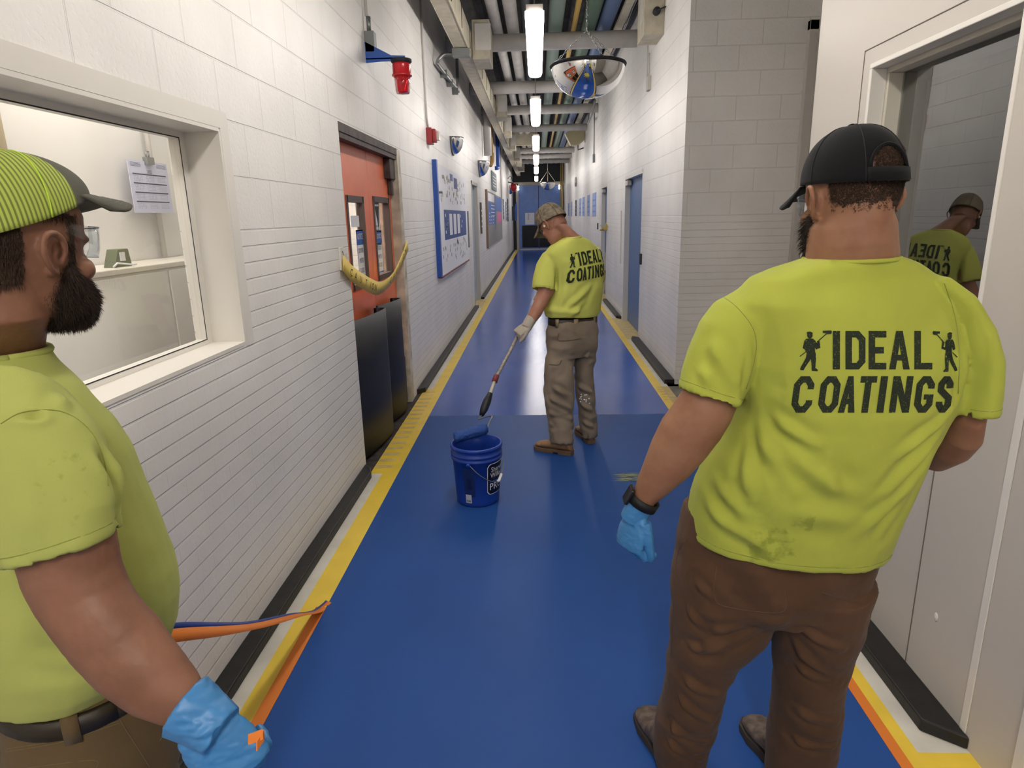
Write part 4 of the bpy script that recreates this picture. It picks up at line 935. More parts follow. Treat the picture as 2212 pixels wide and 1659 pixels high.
def hand(mb, W, fwd, back, side, curl=(.5,.5,.4), spread=.06, scale=1.0, thumb_out=.6, thumb_curl=.25):
    """W wrist point; back = back-of-hand normal; side +1: thumb toward fwd x back"""
    y = Vector(fwd).normalized(); z = Vector(back); z = (z - y*z.dot(y)).normalized(); x = y.cross(z)*side
    def L(a, b, c): return Vector(W) + (x*a + y*b + z*c)*scale
    mb.loft([[L(xo+hw*math.cos(a), yy, zc+th*math.sin(a)) for a in [2*PI*k/20 for k in range(20)]] for yy, hw, th, xo, zc in ((-.03,.028,.021,0,0),(0,.029,.019,0,0),(.02,.034,.018,.001,0),(.05,.041,.0165,.001,.001),(.08,.042,.0145,0,.001),(.096,.038,.011,0,0))])
    for i, (bx, by, ln, r) in enumerate(((.031,.088,.074,.0098),(.0105,.093,.082,.0100),(-.011,.090,.076,.0096),(-.0305,.082,.060,.0086))):
        p = Vector((bx, by-.012, 0)); a = 0; az = spread*(1.5-i)/1.5*-1
        pts = [L(*p)]; c_ = [curl[0]*(1+.08*i), curl[1], curl[2]]
        p = Vector((bx, by, 0)); pts.append(L(*p))
        for j, s in enumerate((.46, .30, .24)):
            a += c_[j]; steps = 2
            for _ in range(steps):
                p = p + Vector((-math.sin(az)*math.cos(a), math.cos(az)*math.cos(a), -math.sin(a)))*ln*s/steps; pts.append(L(*p))
        rr = [r*.9*scale*q for q in (1.0, 1.05, .98, 1.03, .93, .97, .88, .62)]
        mb.tube(pts, rr, 10)
    p = Vector((.026, .018, -.004)); a = thumb_out; c = 0; pts = [L(*p)]
    for j, s in enumerate((.042, .034, .016, .012)):
        p = p + Vector((math.sin(a)*math.cos(c), math.cos(a)*math.cos(c), -math.sin(c)-.25))*s; pts.append(L(*p)); a -= thumb_curl; c += thumb_curl*.6
    mb.tube(pts, [q*scale for q in (.0165, .0135, .0115, .0105, .007)], 10)
def boot(heel, yaw, parent, upper, sole, lace, hs=.17):
    a = math.radians(yaw); Fw = Vector((math.sin(a), math.cos(a), 0)); Rt = Vector((math.cos(a), -math.sin(a), 0)); O = Vector(heel)
    def L(x, y, z): return O + Rt*x + Fw*y + Vector((0, 0, z))
    mb = MB()
    mb.loft([[L(hw*math.cos(t), y, .028+max(0,(zt-.028)/2)*(1+math.sin(t)) if True else 0) for t in [2*PI*k/20 for k in range(20)]] for y, hw, zt in ((-.012,.018,.06),(0,.033,.10),(.03,.038,.125),(.08,.04,.13),(.13,.043,.115),(.18,.050,.088),(.23,.052,.076),(.265,.044,.066),(.285,.026,.052),(.292,.01,.04))])
    mb.loft([[L(.050*math.cos(t)*s, .055+.058*math.sin(t)*s, z) for t in [2*PI*k/20 for k in range(20)]] for z, s in ((.05,.8),(.10,.86),(.14,.88),(hs,.95))])
    me = remesh(mb, .004, 4); link('boot_upper', me, upper, parent, True)
    out = [(-.03,-.012),(.03,-.012),(.037,.03),(.036,.09),(.045,.16),(.055,.22),(.047,.275),(.02,.3),(-.02,.3),(-.045,.275),(-.052,.22),(-.043,.16),(-.036,.09),(-.037,.03)]
    s = MB(); s.prism([L(x, y, .012) for x, y in out], (0, 0, .022))
    s.prism([L(x*.97, y, 0) for x, y in out[:4] + out[-2:]], (0, 0, .013)); s.prism([L(x*.97, y, 0) for x, y in [(.038,.13),(.045,.16),(.055,.22),(.047,.275),(.02,.3),(-.02,.3),(-.045,.275),(-.052,.22),(-.043,.16),(-.038,.13)]], (0, 0, .013))
    s.build('boot_sole', sole, parent, .003)
    k = MB()
    for i in range(4):
        y = .10+.022*i; z = .128-.012*i; k.tube([L(-.02, y, z-.004), L(0, y+.004, z+.004), L(.02, y, z-.004)], .0025, 5)
    k.build('laces', lace, parent)
def hair_shell(name, me, H, pred, off, m, parent):
    Hi = H.inverted(); idx = {}; vs = []; fs = []; ok = [pred(Hi @ v.co) for v in me.vertices]
    for p in me.polygons:
        if all(ok[i] for i in p.vertices):
            for i in p.vertices:
                if i not in idx: idx[i] = len(vs); v = me.vertices[i]; vs.append(v.co + v.normal*off)
            fs.append(tuple(idx[i] for i in p.vertices))
    mb = MB(); mb.add(vs, fs, True); return mb.build(name, m, parent)
def hairmat(name, c1, thr=.5, sc_=420):
    m = mat(name, c1, .8, var=.35, vscale=120); nt = m.node_tree; b = nt.nodes['Principled BSDF']
    n = nt.nodes.new('ShaderNodeTexNoise'); n.inputs['Scale'].default_value = sc_; n.inputs['Detail'].default_value = 3; tc = nt.nodes.new('ShaderNodeTexCoord'); nt.links.new(tc.outputs['Object'], n.inputs['Vector'])
    r = nt.nodes.new('ShaderNodeMapRange'); r.inputs[1].default_value = thr-.08; r.inputs[2].default_value = thr+.08; nt.links.new(n.outputs['Fac'], r.inputs[0]); nt.links.new(r.outputs[0], b.inputs['Alpha']); return m
def ear_zone(l): return abs(l.x) > .0755 and -.05 < l.z < .05 and -.05 < l.y < .045
def near_ear(l): return abs(l.x) > .060 and -.045 < l.z < .045 and -.034 < l.y < .03
def hem_fn(rings, h=.0006):
    pts = [np.array(r_) for r_ in rings]
    def fn(co, no):
        d = np.zeros(len(co))
        for P in pts:
            dm = np.full(len(co), 9.0)
            for i in range(len(P)):
                a = P[i]; ab = P[(i+1) % len(P)]-a; t = np.clip(((co-a)@ab)/max(ab@ab, 1e-9), 0, 1); dm = np.minimum(dm, np.linalg.norm(co-(a+t[:, None]*ab), axis=1))
            d += h*(dm < .019) - h*1.2*np.exp(-((dm-.0195)/.0025)**2)
        return d
    return fn
m_stitchS = mat('lime seam thread', '#8b9243', .8)
def hem_stitch(bvh, rings0, parent, up=.019, name='hem_stitching'):
    c = cen(rings0[-1]); d = (cen(rings0[-2])-c).normalized(); pts = []
    for p in rings0[-1] + [rings0[-1][0]]:
        h = bvh.find_nearest(p + d*up)
        if h[0] is not None: pts.append(h[0] + h[1]*.0002)
    return MB().tube(pts, .0009, 4).build(name, m_stitchS, parent)
def glasses(H, parent, tint=(.93,.95,.97,1), sides=(-1, 1)):
    m_l = thin_glass('safety lens', tint, .07)
    k = MB(); R = H.to_3x3()
    rows = []
    for z, s in ((.022, 1), (.008, 1.0), (-.012, .96), (-.026, .82)):
        rows.append([H @ Vector((.072*s*math.sin(a), .06 + .052*math.cos(a), z)) for a in [-1.45+2.9*i/24 for i in range(25)]])
    k.loft(rows, cap=False, closed=False); o = k.build('lens', m_l, parent); so = o.modifiers.new('s', 'SOLIDIFY'); so.thickness = .0015
    k = MB(); k.tube([p for p in rows[0]], .0011, 5); k.tube(rows[-1], .0009, 5); k.build('lens_edge', mat('lens edge', '#a9b4bd', .2), parent)
    for s in (-1, 1):
        k = MB(); k.prism([H @ Vector((s*.074, y, z)) for y, z in ((.068, .022), (.02, .026), (-.02, .016), (-.03, .002), (-.026, .0), (-.012, .012), (.02, .014), (.045, .004), (.068, -.006))], R @ Vector((s*.0016, 0, 0)))
        k.build('temple', m_l, parent)
# ---- shirt print
def stroke(pts, w, closed=False):
    P = [Vector((x, y)) for x, y in pts]; n = len(P); out = []; A = []; B = []
    for i in range(n):
        if closed or 0 < i < n-1:
            a = (P[i]-P[i-1]).normalized(); b = (P[(i+1) % n]-P[i]).normalized()
            t = (a+b).normalized(); nn = Vector((-t.y, t.x)); s = w/2/max(.4, nn.dot(Vector((-a.y, a.x))))
        else:
            t = (P[1]-P[0]).normalized() if i == 0 else (P[-1]-P[-2]).normalized(); nn = Vector((-t.y, t.x)); s = w/2
        A.append(P[i]+nn*s); B.append(P[i]-nn*s)
    for i in range(n if closed else n-1):
        j = (i+1) % n; out.append([tuple(A[i]), tuple(A[j]), tuple(B[j]), tuple(B[i])])
    return out
def letter(ch, x0, x1, y0, y1, s, shear=0):
    """polygons in the print's own frame, y down"""
    W, H = x1-x0, y1-y0; h = s/2; c = min(W*.3, s*.9)
    if ch == 'I': P = [[(0,0),(W,0),(W,H),(0,H)]]
    elif ch == 'L': P = [[(0,0),(s,0),(s,H),(0,H)], [(s,H-s),(W,H-s),(W,H),(s,H)]]
    elif ch == 'E': P = [[(0,0),(s,0),(s,H),(0,H)], [(s,0),(W,0),(W,s),(s,s)], [(s,H-s),(W,H-s),(W,H),(s,H)], [(s,H/2-s/2),(W*.86,H/2-s/2),(W*.86,H/2+s/2),(s,H/2+s/2)]]
    elif ch == 'T': P = [[(0,0),(W,0),(W,s),(0,s)], [(W/2-h,s),(W/2+h,s),(W/2+h,H),(W/2-h,H)]]
    elif ch == 'N': P = [[(0,0),(s,0),(s,H),(0,H)], [(W-s,0),(W,0),(W,H),(W-s,H)], [(0,0),(s*1.05,0),(W,H),(W-s*1.05,H)]]
    elif ch == 'A': P = [[(0,H),(s,H),(W*.60,0),(W*.34,0)], [(W,H),(W-s,H),(W*.40,0),(W*.66,0)], [(W*.24,H*.62),(W*.76,H*.62),(W*.80,H*.77),(W*.20,H*.77)]]
    elif ch == 'D': P = stroke([(h,h),(W-h-c*.8,h),(W-h,h+c*.9),(W-h,H-h-c*.9),(W-h-c*.8,H-h),(h,H-h)], s, True)
    elif ch == 'O': P = stroke([(h+c*.7,h),(W-h-c*.7,h),(W-h,h+c),(W-h,H-h-c),(W-h-c*.7,H-h),(h+c*.7,H-h),(h,H-h-c),(h,h+c)], s, True)
    elif ch == 'C': P = stroke([(W-h,H*.36),(W-h,h+c),(W-h-c*.7,h),(h+c*.7,h),(h,h+c),(h,H-h-c),(h+c*.7,H-h),(W-h-c*.7,H-h),(W-h,H-h-c),(W-h,H*.66)], s)
    elif ch == 'G': P = stroke([(W-h,H*.34),(W-h,h+c),(W-h-c*.7,h),(h+c*.7,h),(h,h+c),(h,H-h-c),(h+c*.7,H-h),(W-h-c*.7,H-h),(W-h,H-h-c),(W-h,H*.5)], s) + [[(W*.48,H*.5),(W,H*.5),(W,H*.5+s*.8),(W*.48,H*.5+s*.8)]]
    elif ch == 'S': P = stroke([(W-h,H*.33),(W-h,h+c),(W-h-c*.7,h),(h+c*.7,h),(h,h+c),(h,H*.38),(W-h,H*.60),(W-h,H-h-c),(W-h-c*.7,H-h),(h+c*.7,H-h),(h,H-h-c),(h,H*.70)], s)
    return [[(x0+x+shear*(H-y)/H, y0+y) for x, y in p] for p in P]
def oval(cx, cy, rx, ry, n=14): return [(cx+rx*math.cos(2*PI*k/n), cy+ry*math.sin(2*PI*k/n)) for k in range(n)]
PAINTER = [oval(1048, 400, 15, 18), [(1031,384),(1048,380),(1062,386),(1064,392),(1034,394)], [(1030,418),(1064,418),(1078,430),(1074,470),(1076,496),(1032,496),(1034,460),(1022,476),(1010,468),(1018,430)],
  [(1070,430),(1082,462),(1100,452),(1104,466),(1080,476),(1066,450)], [(1084,432),(1098,428),(1102,452),(1090,456)], [(1032,492),(1058,492),(1054,524),(1018,576),(1000,568),(1026,520)], [(1052,492),(1078,492),(1080,525),(1076,574),(1058,576),(1053,522)],
  [(1056,570),(1080,574),(1092,584),(1088,590),(1058,588)], [(1000,566),(1020,574),(1014,586),(996,582)], [(1086,432),(1132,392),(1135,396),(1090,436)], [(1130,390),(1160,390),(1160,394),(1134,396)], [(1114,377),(1160,375),(1164,384),(1160,390),(1116,389)], [(994,510),(1028,484),(1030,488),(997,514)]]
def print_polys():
    P = []
    for ch, a, b in (('I',1168,1206),('D',1235,1340),('E',1357,1450),('A',1465,1573),('L',1598,1692)): P += letter(ch, a, b, 378, 580, 34)
    for ch, a, b in (('C',945,1052),('O',1085,1190),('A',1194,1282),('T',1292,1378),('I',1397,1434),('N',1463,1568),('G',1590,1686),('S',1704,1784)): P += letter(ch, a, b, 616, 808, 34, 26)
    P += PAINTER
    P += [[(1826-(x-994)*.78, y+4) for x, y in p] for p in PAINTER]
    return P
def subdivide_polys(P, thr):
    tris = []
    for p in P:
        bm = bmesh.new(); f = bm.faces.new([bm.verts.new((x, y, 0)) for x, y in p]); bmesh.ops.triangulate(bm, faces=[f])
        st = [[tuple(v.co.xy) for v in q.verts] for q in bm.faces]; bm.free()
        while st:
            t = st.pop(); e = [((t[i][0]-t[(i+1)%3][0])**2+(t[i][1]-t[(i+1)%3][1])**2, i) for i in range(3)]; m_, i = max(e)
            if m_ <= thr*thr: tris.append(t); continue
            a, b, c = t[i], t[(i+1)%3], t[(i+2)%3]; mid = ((a[0]+b[0])/2, (a[1]+b[1])/2); st += [[a, mid, c], [mid, b, c]]
    return tris
def cast_print(shirt_me, tris, rayfn, m, parent, off=.0012):
    bvh = BVHTree.FromPolygons([v.co for v in shirt_me.vertices], [p.vertices for p in shirt_me.polygons])
    vs = []; fs = []; idx = {}
    def get(p):
        k = (round(p[0], 2), round(p[1], 2))
        if k not in idx:
            o, d = rayfn(*p); h = bvh.ray_cast(o, d)
            if h[0] is None: idx[k] = None
            else: idx[k] = len(vs); n = h[1] if h[1].dot(d) < 0 else -h[1]; vs.append(h[0] - d.normalized()*off*.6 + n*off*.6)
        return idx[k]
    for t in tris:
        q = [get(p) for p in t]
        if None not in q and len(set(q)) == 3 and max((vs[q[0]]-vs[q[1]]).length, (vs[q[1]]-vs[q[2]]).length) < .05: fs.append(tuple(q))
    mb = MB(); mb.add(vs, fs, True); return mb.build('shirt_print', m, parent)
def person(name, loc, label): return empty(name, loc, label, 'person')
def neck_ring(c, r, up=(0,0,1), n=24, sx=1): return [Vector(c) + Vector((r*sx*math.cos(a), r*math.sin(a), 0)) for a in [2*PI*k/n for k in range(n)]]
def hem_cup(rings, depth=.03, t=.005):
    """turn an open end inward so the garment's hem reads as an edge"""
    c = cen(rings[-1]); d = (cen(rings[-2]) - c).normalized()
    return rings + [shrink(rings[-1], 1-.08), [p + d*depth for p in shrink(rings[-1], .90)]]
# ================================================================ right-hand worker (back to the viewer)
def lerp_rings(rings, k): return rings
def solid(r): return r
PR = person('person', (.6, 1.5, 0), 'bearded man in black cap and lime lettered shirt, standing at right by the white panel')
m_skinR = skin('tanned skin', '#8a6049', '#997057')
m_shirtR = cloth('hi-vis lime shirt', SH, stains=[(tuple(at(1660, 1195, 1.31)), .15, .42, 34, '#6d7a26'), (tuple(at(1740, 1120, 1.31)), .09, .44, 45, '#75822c')])
torso = [((1482,1128),(1920,1212),1.50,.165),((1486,1090),(1940,1160),1.49,.17),((1500,1030),(1975,1080),1.47,.172),((1520,985),(2010,1000),1.45,.17),((1560,925),(2045,930),1.43,.165),((1592,865),(2082,868),1.41,.158),((1594,790),(2100,790),1.40,.150),((1585,715),(2098,715),1.395,.138),((1575,650),(2068,645),1.39,.118),((1620,600),(2030,596),1.39,.095),((1690,572),(1985,570),1.385,.092),((1734,557),(1948,556),1.382,.092)]
TR = [fitring(a, b, Y, hd, -6) for a, b, Y, hd in torso]
mb = MB(); lo = hem_cup(TR[::-1])[::-1]; mb.loft(lo)
slL = [((1610,622),(1690,670),1.39,.072),((1548,655),(1660,735),1.387,.083),((1516,690),(1636,775),1.382,.085),((1497,735),(1618,815),1.375,.083),((1480,790),(1605,850),1.37,.080),((1470,833),(1594,884),1.365,.076)]
def ringpts(items, n=26, e=2.0): m = MB(); tloft(m, items, n, e, False); return [[Vector(v) for v in m.v[i*n:(i+1)*n]] for i in range(len(items))]
RL = ringpts(slL); mb.loft(hem_cup(RL))
slR = [((1970,610),(2030,600),1.385,.070),((2000,650),(2082,648),1.38,.082),((2035,715),(2124,712),1.37,.084),((2058,790),(2142,765),1.365,.08),((2056,850),(2144,835),1.365,.075),((2054,892),(2137,880),1.365,.072)]
RR = ringpts(slR); mb.loft(hem_cup(RR))
def W(px, py, Y): return tuple(at(px, py, Y))
YB = 1.27
foldsR = [(W(1625,690,YB),W(1610,860,1.3),.010,-.007),(W(1640,690,YB),W(1660,900,YB),.016,.005),(W(1690,640,YB),W(1640,800,YB),.02,.005),
 (W(1600,870,1.3),W(1760,960,YB),.014,.007),(W(1600,850,1.3),W(1700,830,YB),.010,.005),(W(1595,885,1.31),W(1720,1060,1.3),.018,.007),(W(1590,900,1.33),W(1620,1080,1.32),.016,.006),(W(1660,960,1.28),W(1850,1080,1.28),.022,.005),
 (W(2055,880,1.3),W(1950,980,1.28),.016,.007),(W(2040,930,1.3),W(1900,1090,1.3),.02,.007),(W(2010,1000,1.33),W(1860,1160,1.31),.022,.006),(W(1985,1060,1.33),W(1900,1210,1.32),.018,.006),(W(2060,860,1.3),W(2050,700,1.27),.012,-.006),
 (W(1500,1080,1.4),W(1640,1190,1.31),.02,.006),(W(1560,1080,1.33),W(1680,1230,1.31),.024,.005),(W(1700,1100,1.3),W(1850,1130,1.3),.03,.004),(W(1500,1010,1.4),W(1600,1110,1.32),.02,.005),(W(1780,960,1.27),W(1800,1120,1.28),.022,.004),
 (W(1530,720,1.31),W(1590,860,1.31),.016,.005),(W(1505,790,1.31),W(1580,870,1.31),.014,.005),(W(2100,720,1.3),W(2090,870,1.3),.014,.005),(W(1700,575,1.3),W(1560,660,1.3),.012,.003)]
hemR = [p for p in TR[0]]
me = displace(remesh(mb, .0055, 5), folds=[(a,b,w*.9,h*1.6) for a,b,w,h in foldsR], noise_amp=.0022, nscale=9, nstretch=(1.2,1.2,.8), fine=.0002, fn=hem_fn([TR[0], RL[-1], RR[-1]]))
shirtR = link('shirt', me, m_shirtR, PR, True)
# hems as rolled double stitching
def hemline(rings0, name, m, parent, r=.0022, off=1.004, up=.012):
    c = cen(rings0[-1]); d = (cen(rings0[-2])-c).normalized(); k = MB()
    pts = [c+(p-c)*off for p in rings0[-1]]; pts.append(pts[0]); k.tube(pts, r, 6)
    return k.build(name, m, parent)
bvs = BVHTree.FromPolygons([v.co for v in me.vertices], [p.vertices for p in me.polygons])
for q_ in (TR[::-1], RL, RR): hem_stitch(bvs, q_, PR)
def collar(rings, m, parent, r=.0045):
    k = MB(); c = cen(rings[-1]); pts = [c + (p-c)*.99 + Vector((0,0,-.002)) for p in rings[-1]]; pts.append(pts[0]); k.tube(pts, r, 8); return k.build('shirt_collar', m, parent)
collar(TR, m_shirtR, PR)
pol = print_polys()
tris = subdivide_polys(pol, 13)
bvR = BVHTree.FromPolygons([v.co for v in me.vertices], [p.vertices for p in me.polygons])
def rayR(x, y): d = ray(1320 + x/2.44, 560 + y/2.44); return EYE, d
cast_print(me, tris, rayR, m_print, PR)
# body: one continuous surface (torso, neck, head, arms, legs)
HR = Matrix.Translation(at(1838, 436, 1.385)) @ Matrix.Rotation(math.radians(12), 4, 'Z') @ Matrix.Rotation(math.radians(-8), 4, 'X') @ Matrix.Scale(1.0, 4)
body = MB(); head_parts(body, HR, wide=1.04)
nb = cen(TR[-1])
nk = [((1790,455),(1905,430),1.385,.070),((1768,478),(1922,452),1.38,.080),((1752,500),(1929,474),1.378,.086),((1748,530),(1930,512),1.378,.088),((1744,552),(1936,548),1.38,.080),((1744,575),(1936,575),1.385,.070)]
tloft(body, nk)
hr = [HR @ Vector((.0,-.03,-.01))]
body.loft([[Vector((HR @ Vector((r*math.cos(a), -.036+r*math.sin(a), z)))) for a in [2*PI*k/24 for k in range(24)]] for z, r in ((.0,.056), (-.05,.054), (-.08,.045))])
body.loft([shrink(r, .88) for r in TR])
armL = [((1530,740),(1630,780),1.38,.055),((1482,835),(1592,872),1.37,.054),((1460,868),(1582,900),1.368,.054),((1424,918),(1562,935),1.368,.050),((1402,965),(1532,972),1.375,.050),((1385,1010),(1498,1008),1.385,.047),((1372,1045),(1452,1050),1.395,.038),((1367,1070),(1418,1080),1.40,.030),((1362,1085),(1406,1098),1.40,.027)]
tloft(body, armL)
armR = [((2060,760),(2125,760),1.37,.05),((2060,860),(2126,860),1.375,.052),((2052,900),(2118,893),1.38,.052),((2040,940),(2116,925),1.40,.05),((2010,965),(2100,955),1.45,.047),((1985,985),(2060,978),1.52,.042),((1950,980),(2010,975),1.60,.035),((1900,975),(1950,972),1.68,.028)]
tloft(body, armR)
# legs for trousers
pelv = [((1478,1085),(1925,1165),1.51,.150),((1462,1150),(1900,1220),1.52,.155),((1455,1215),(1878,1265),1.53,.160),((1450,1280),(1866,1300),1.54,.160)]
PV = [fitring(a, b, Y, hd, -4) for a, b, Y, hd in pelv]
legL = [((1458,1190),(1700,1230),1.53,.148),((1452,1250),(1690,1290),1.54,.142),((1448,1330),(1665,1335),1.555,.128),((1446,1400),(1600,1400),1.58,.108),((1440,1450),(1568,1460),1.60,.100),((1434,1500),(1560,1510),1.62,.095),((1420,1545),(1548,1560),1.65,.09),((1412,1600),(1528,1612),1.68,.085),((1416,1640),(1524,1648),1.70,.085)]
legR_ = [((1640,1215),(1884,1250),1.53,.148),((1650,1270),(1868,1290),1.54,.142),((1662,1340),(1860,1340),1.555,.128),((1672,1400),(1838,1400),1.57,.108),((1674,1460),(1820,1450),1.585,.102),((1672,1520),(1816,1510),1.60,.098),((1662,1580),(1812,1570),1.62,.095),((1655,1640),(1800,1640),1.64,.092),((1655,1668),(1796,1668),1.655,.092)]
PV[3] = shrink(PV[3], .93); PV.append([p + Vector((0,0,-.03)) for p in shrink(PV[-1], .78)]); PV.append([p + Vector((0,0,-.02)) for p in shrink(PV[-1], .5)])
body.loft([shrink(r, .85) for r in PV])
for lg in (legL, legR_):
    rs = ringpts(lg); body.loft([shrink(r, .72) for r in rs])
bm_ = remesh(body, .0035, 6); displace(bm_, fn=head_sculpt(HR), fine=.0003)
bodyR = link('body', bm_, m_skinR, PR, True)
eyes(HR, PR)
m_trR = cloth('brown work trousers', '#573f2d', weave=420, var=.12, bump=.2)
tr = MB(); tr.loft(PV[::-1]); 
for lg in (legL, legR_): tr.loft(hem_cup(ringpts(lg)))
YT = 1.42
foldsT = [(W(1465,1240,YT),W(1560,1300,YT),.012,.006),(W(1640,1330,YT),W(1530,1370,YT),.014,.008),(W(1655,1340,YT),W(1500,1420,1.45),.016,.009),(W(1600,1400,1.47),W(1450,1400,1.47),.014,.007),(W(1455,1300,1.45),W(1560,1380,1.45),.013,.006),(W(1680,1345,YT),W(1820,1400,YT),.014,.007),(W(1690,1380,1.45),W(1800,1460,1.47),.015,.007),(W(1685,1440,1.47),W(1810,1470,1.48),.014,.006),(W(1440,1460,1.5),W(1560,1500,1.5),.014,.008),(W(1445,1500,1.52),W(1540,1560,1.53),.014,.008),(W(1420,1560,1.56),W(1530,1600,1.57),.013,.010),(W(1425,1600,1.58),W(1520,1640,1.6),.012,.009),(W(1675,1530,1.5),W(1810,1560,1.51),.015,.006),(W(1668,1600,1.52),W(1800,1610,1.53),.013,.008),(W(1500,1200,YT),W(1860,1290,YT),.03,-.003),(W(1670,1300,1.40),W(1668,1330,1.42),.018,-.014),(W(1675,1270,1.38),W(1672,1320,1.40),.012,-.008),(W(1590,1140,1.38),W(1680,1300,1.4),.05,.012),(W(1750,1160,1.38),W(1790,1290,1.4),.05,.010)]
trm = displace(remesh(tr, .006, 5), folds=[(a,b,w*.9,h*1.6) for a,b,w,h in foldsT], noise_amp=.0035, nscale=8, nstretch=(.8,.8,1.4), fine=.0003)
trouR = link('trousers', trm, m_trR, PR, True)
m_seam = mat('trouser stitching', '#5f4937', .8)
bv = BVHTree.FromPolygons([v.co for v in trm.vertices], [p.vertices for p in trm.polygons])
def surf_line(bvh, pts, r, m, name, parent, close=False, k=5):
    P = smooth_path([Vector((x, y, 0)) for x, y in pts], k); out = []
    for p in P:
        d = ray(p.x, p.y); h = bvh.ray_cast(EYE, d)
        if h[0] is not None and (not out or (h[0]-out[-1]).length < .06): out.append(h[0] - d.normalized()*r*.5)
    if len(out) > 2: return MB().tube(out, r, 5).build(name, m, parent)
surf_line(bv, [(1548,1222),(1543,1290),(1575,1312),(1690,1322),(1694,1275)], .0011, m_seam, 'pocket_seam', PR)
surf_line(bv, [(1776,1280),(1860,1306)], .0011, m_seam, 'pocket_seam', PR)
surf_line(bv, [(1486,1160),(1463,1200),(1456,1300),(1450,1400),(1444,1480)], .0011, m_seam, 'side_seam', PR)
surf_line(bvR, [(1560,640),(1590,662),(1623,703),(1634,744),(1626,795),(1612,840)], .0008, m_stitchS, 'armhole_seam', PR)
surf_line(bvR, [(2040,612),(2062,680),(2072,760),(2070,850)], .0008, m_stitchS, 'armhole_seam', PR)
m_bootR = mat('scuffed brown boot leather', '#5d5048', .6, var=.4, vscale=40, bump=.2); m_sole = mat('dark boot sole', '#3a332e', .8); m_lace = mat('boot lace', '#4a4038', .8)
bl = cen(ringpts(legL)[-1]); br_ = cen(ringpts(legR_)[-1])
boot((bl.x-.02, bl.y-.07, 0), -12, PR, m_bootR, m_sole, m_lace, .2); boot((br_.x-.012, br_.y-.06, 0), -14, PR, m_bootR, m_sole, m_lace, .2)
# cap, hair, beard, glasses
m_capR = cloth('black cap cloth', '#131315', weave=300, var=.05, bump=.1)
cap(HR, PR, PR, m_capR, opening=True, ow=.42, oh=.24, cexp=.82, crown_h=.146, zf=.050, zb=.020, brim_len=.075, brim_tilt=-12, brim_curve=.03, hw=.089, front=.105, back=.116)
m_hairR = mat('dark brown hair', '#2a1d15', .7); m_hairR2 = mat('short faded hair', '#3a281c', .75)
def predR(l): return not ear_zone(l) and ((l.z < .038 and l.z > -.03 and l.y < .03) or (l.z > .03 and l.z < .112 and l.y < -.075 and abs(l.x - .012) < .040))
hairR = hair_shell('hair', bm_, HR, lambda l: predR(l) and not near_ear(l) and l.z > -.014 + .02*noise.noise(l*60), .0012, hairmat('short faded hair', '#2e1f16', .47), PR)
strands('hair_strands', bm_, HR, lambda l: predR(l) and not near_ear(l) and random.random() < (l.z+.034)/.05, 26000, .0045, (0,-.3,-1.6), m_hairR2, hairR, 2, .00032)
bd = MB()
bd.loft([[HR @ Vector((hw*math.cos(a), y+dy*math.sin(a), z)) for a in [2*PI*k/22 for k in range(22)]] for z, hw, y, dy in ((-.022,.069,.035,.046),(-.045,.070,.04,.055),(-.075,.065,.045,.058),(-.105,.052,.05,.054),(-.125,.035,.055,.04),(-.135,.018,.058,.025))])
bdm = displace(remesh(bd, .004, 3), noise_amp=.002, nscale=30, fine=.001)
m_beardR = mat('dark brown beard', '#231812', .8, var=.3, vscale=60)
# keep the beard from covering the mouth side: it is a shell around the jaw
beardR = link('beard', bdm, m_beardR, PR, True)
strands('beard_hair', bdm, HR, lambda l: True, 6000, .018, (0,.2,-.9), m_beardR, beardR, 3, .0005)
glasses(HR, PR)
# watch and glove
wr = [cen(ringpts(armL)[-3]), cen(ringpts(armL)[-2]), cen(ringpts(armL)[-1])]
ax = (wr[2]-wr[0]).normalized()
def around(c, ax, ra, rb, ref, n=30):
    u = (ref - ax*ref.dot(ax)).normalized(); v = ax.cross(u); return [c + u*ra*math.cos(2*PI*k/n) + v*rb*math.sin(2*PI*k/n) for k in range(n+1)]
wt = empty('wristwatch', wr[2], 'black smart watch on the left wrist of the man at right', 'watch')
c = wr[2] - ax*.012; ref = Vector((-1, .0, .35)); u = (ref - ax*ref.dot(ax)).normalized()
k = MB(); k.loft([[p + ax*t_ for p in around(c, ax, .0335, .0315, ref)[:-1]] for t_ in (-.011, .011)], cap=False)
o = k.build('strap', mat('black watch strap', '#101012', .6), wt); so = o.modifiers.new('s', 'SOLIDIFY'); so.thickness = .003; so.offset = 1
MB().obox(c + u*.038, u, ax, u.cross(ax), .0055, .021, .018).build('watch_case', mat('black glossy watch case', '#1b1b1f', .15), wt, .004)
gl = MB(); wp_ = wr[2] + ax*.018
hand(gl, wp_, Vector((-.20,-.05,-1)), Vector((-.80,-.60,.1)), -1, curl=(.85,.7,.45), scale=.98, thumb_out=.35, spread=.14)
gl.loft([around(wr[2]+ax*t, ax, r, r*.93, ref)[:-1] for t, r in ((-.004,.0325),(.01,.031),(.03,.030),(.045,.028))])
gm = displace(remesh(gl, .0021, 3), noise_amp=.0007, nscale=45, nstretch=(1,1,2)); link('glove', gm, m_nitrile, PR, True)
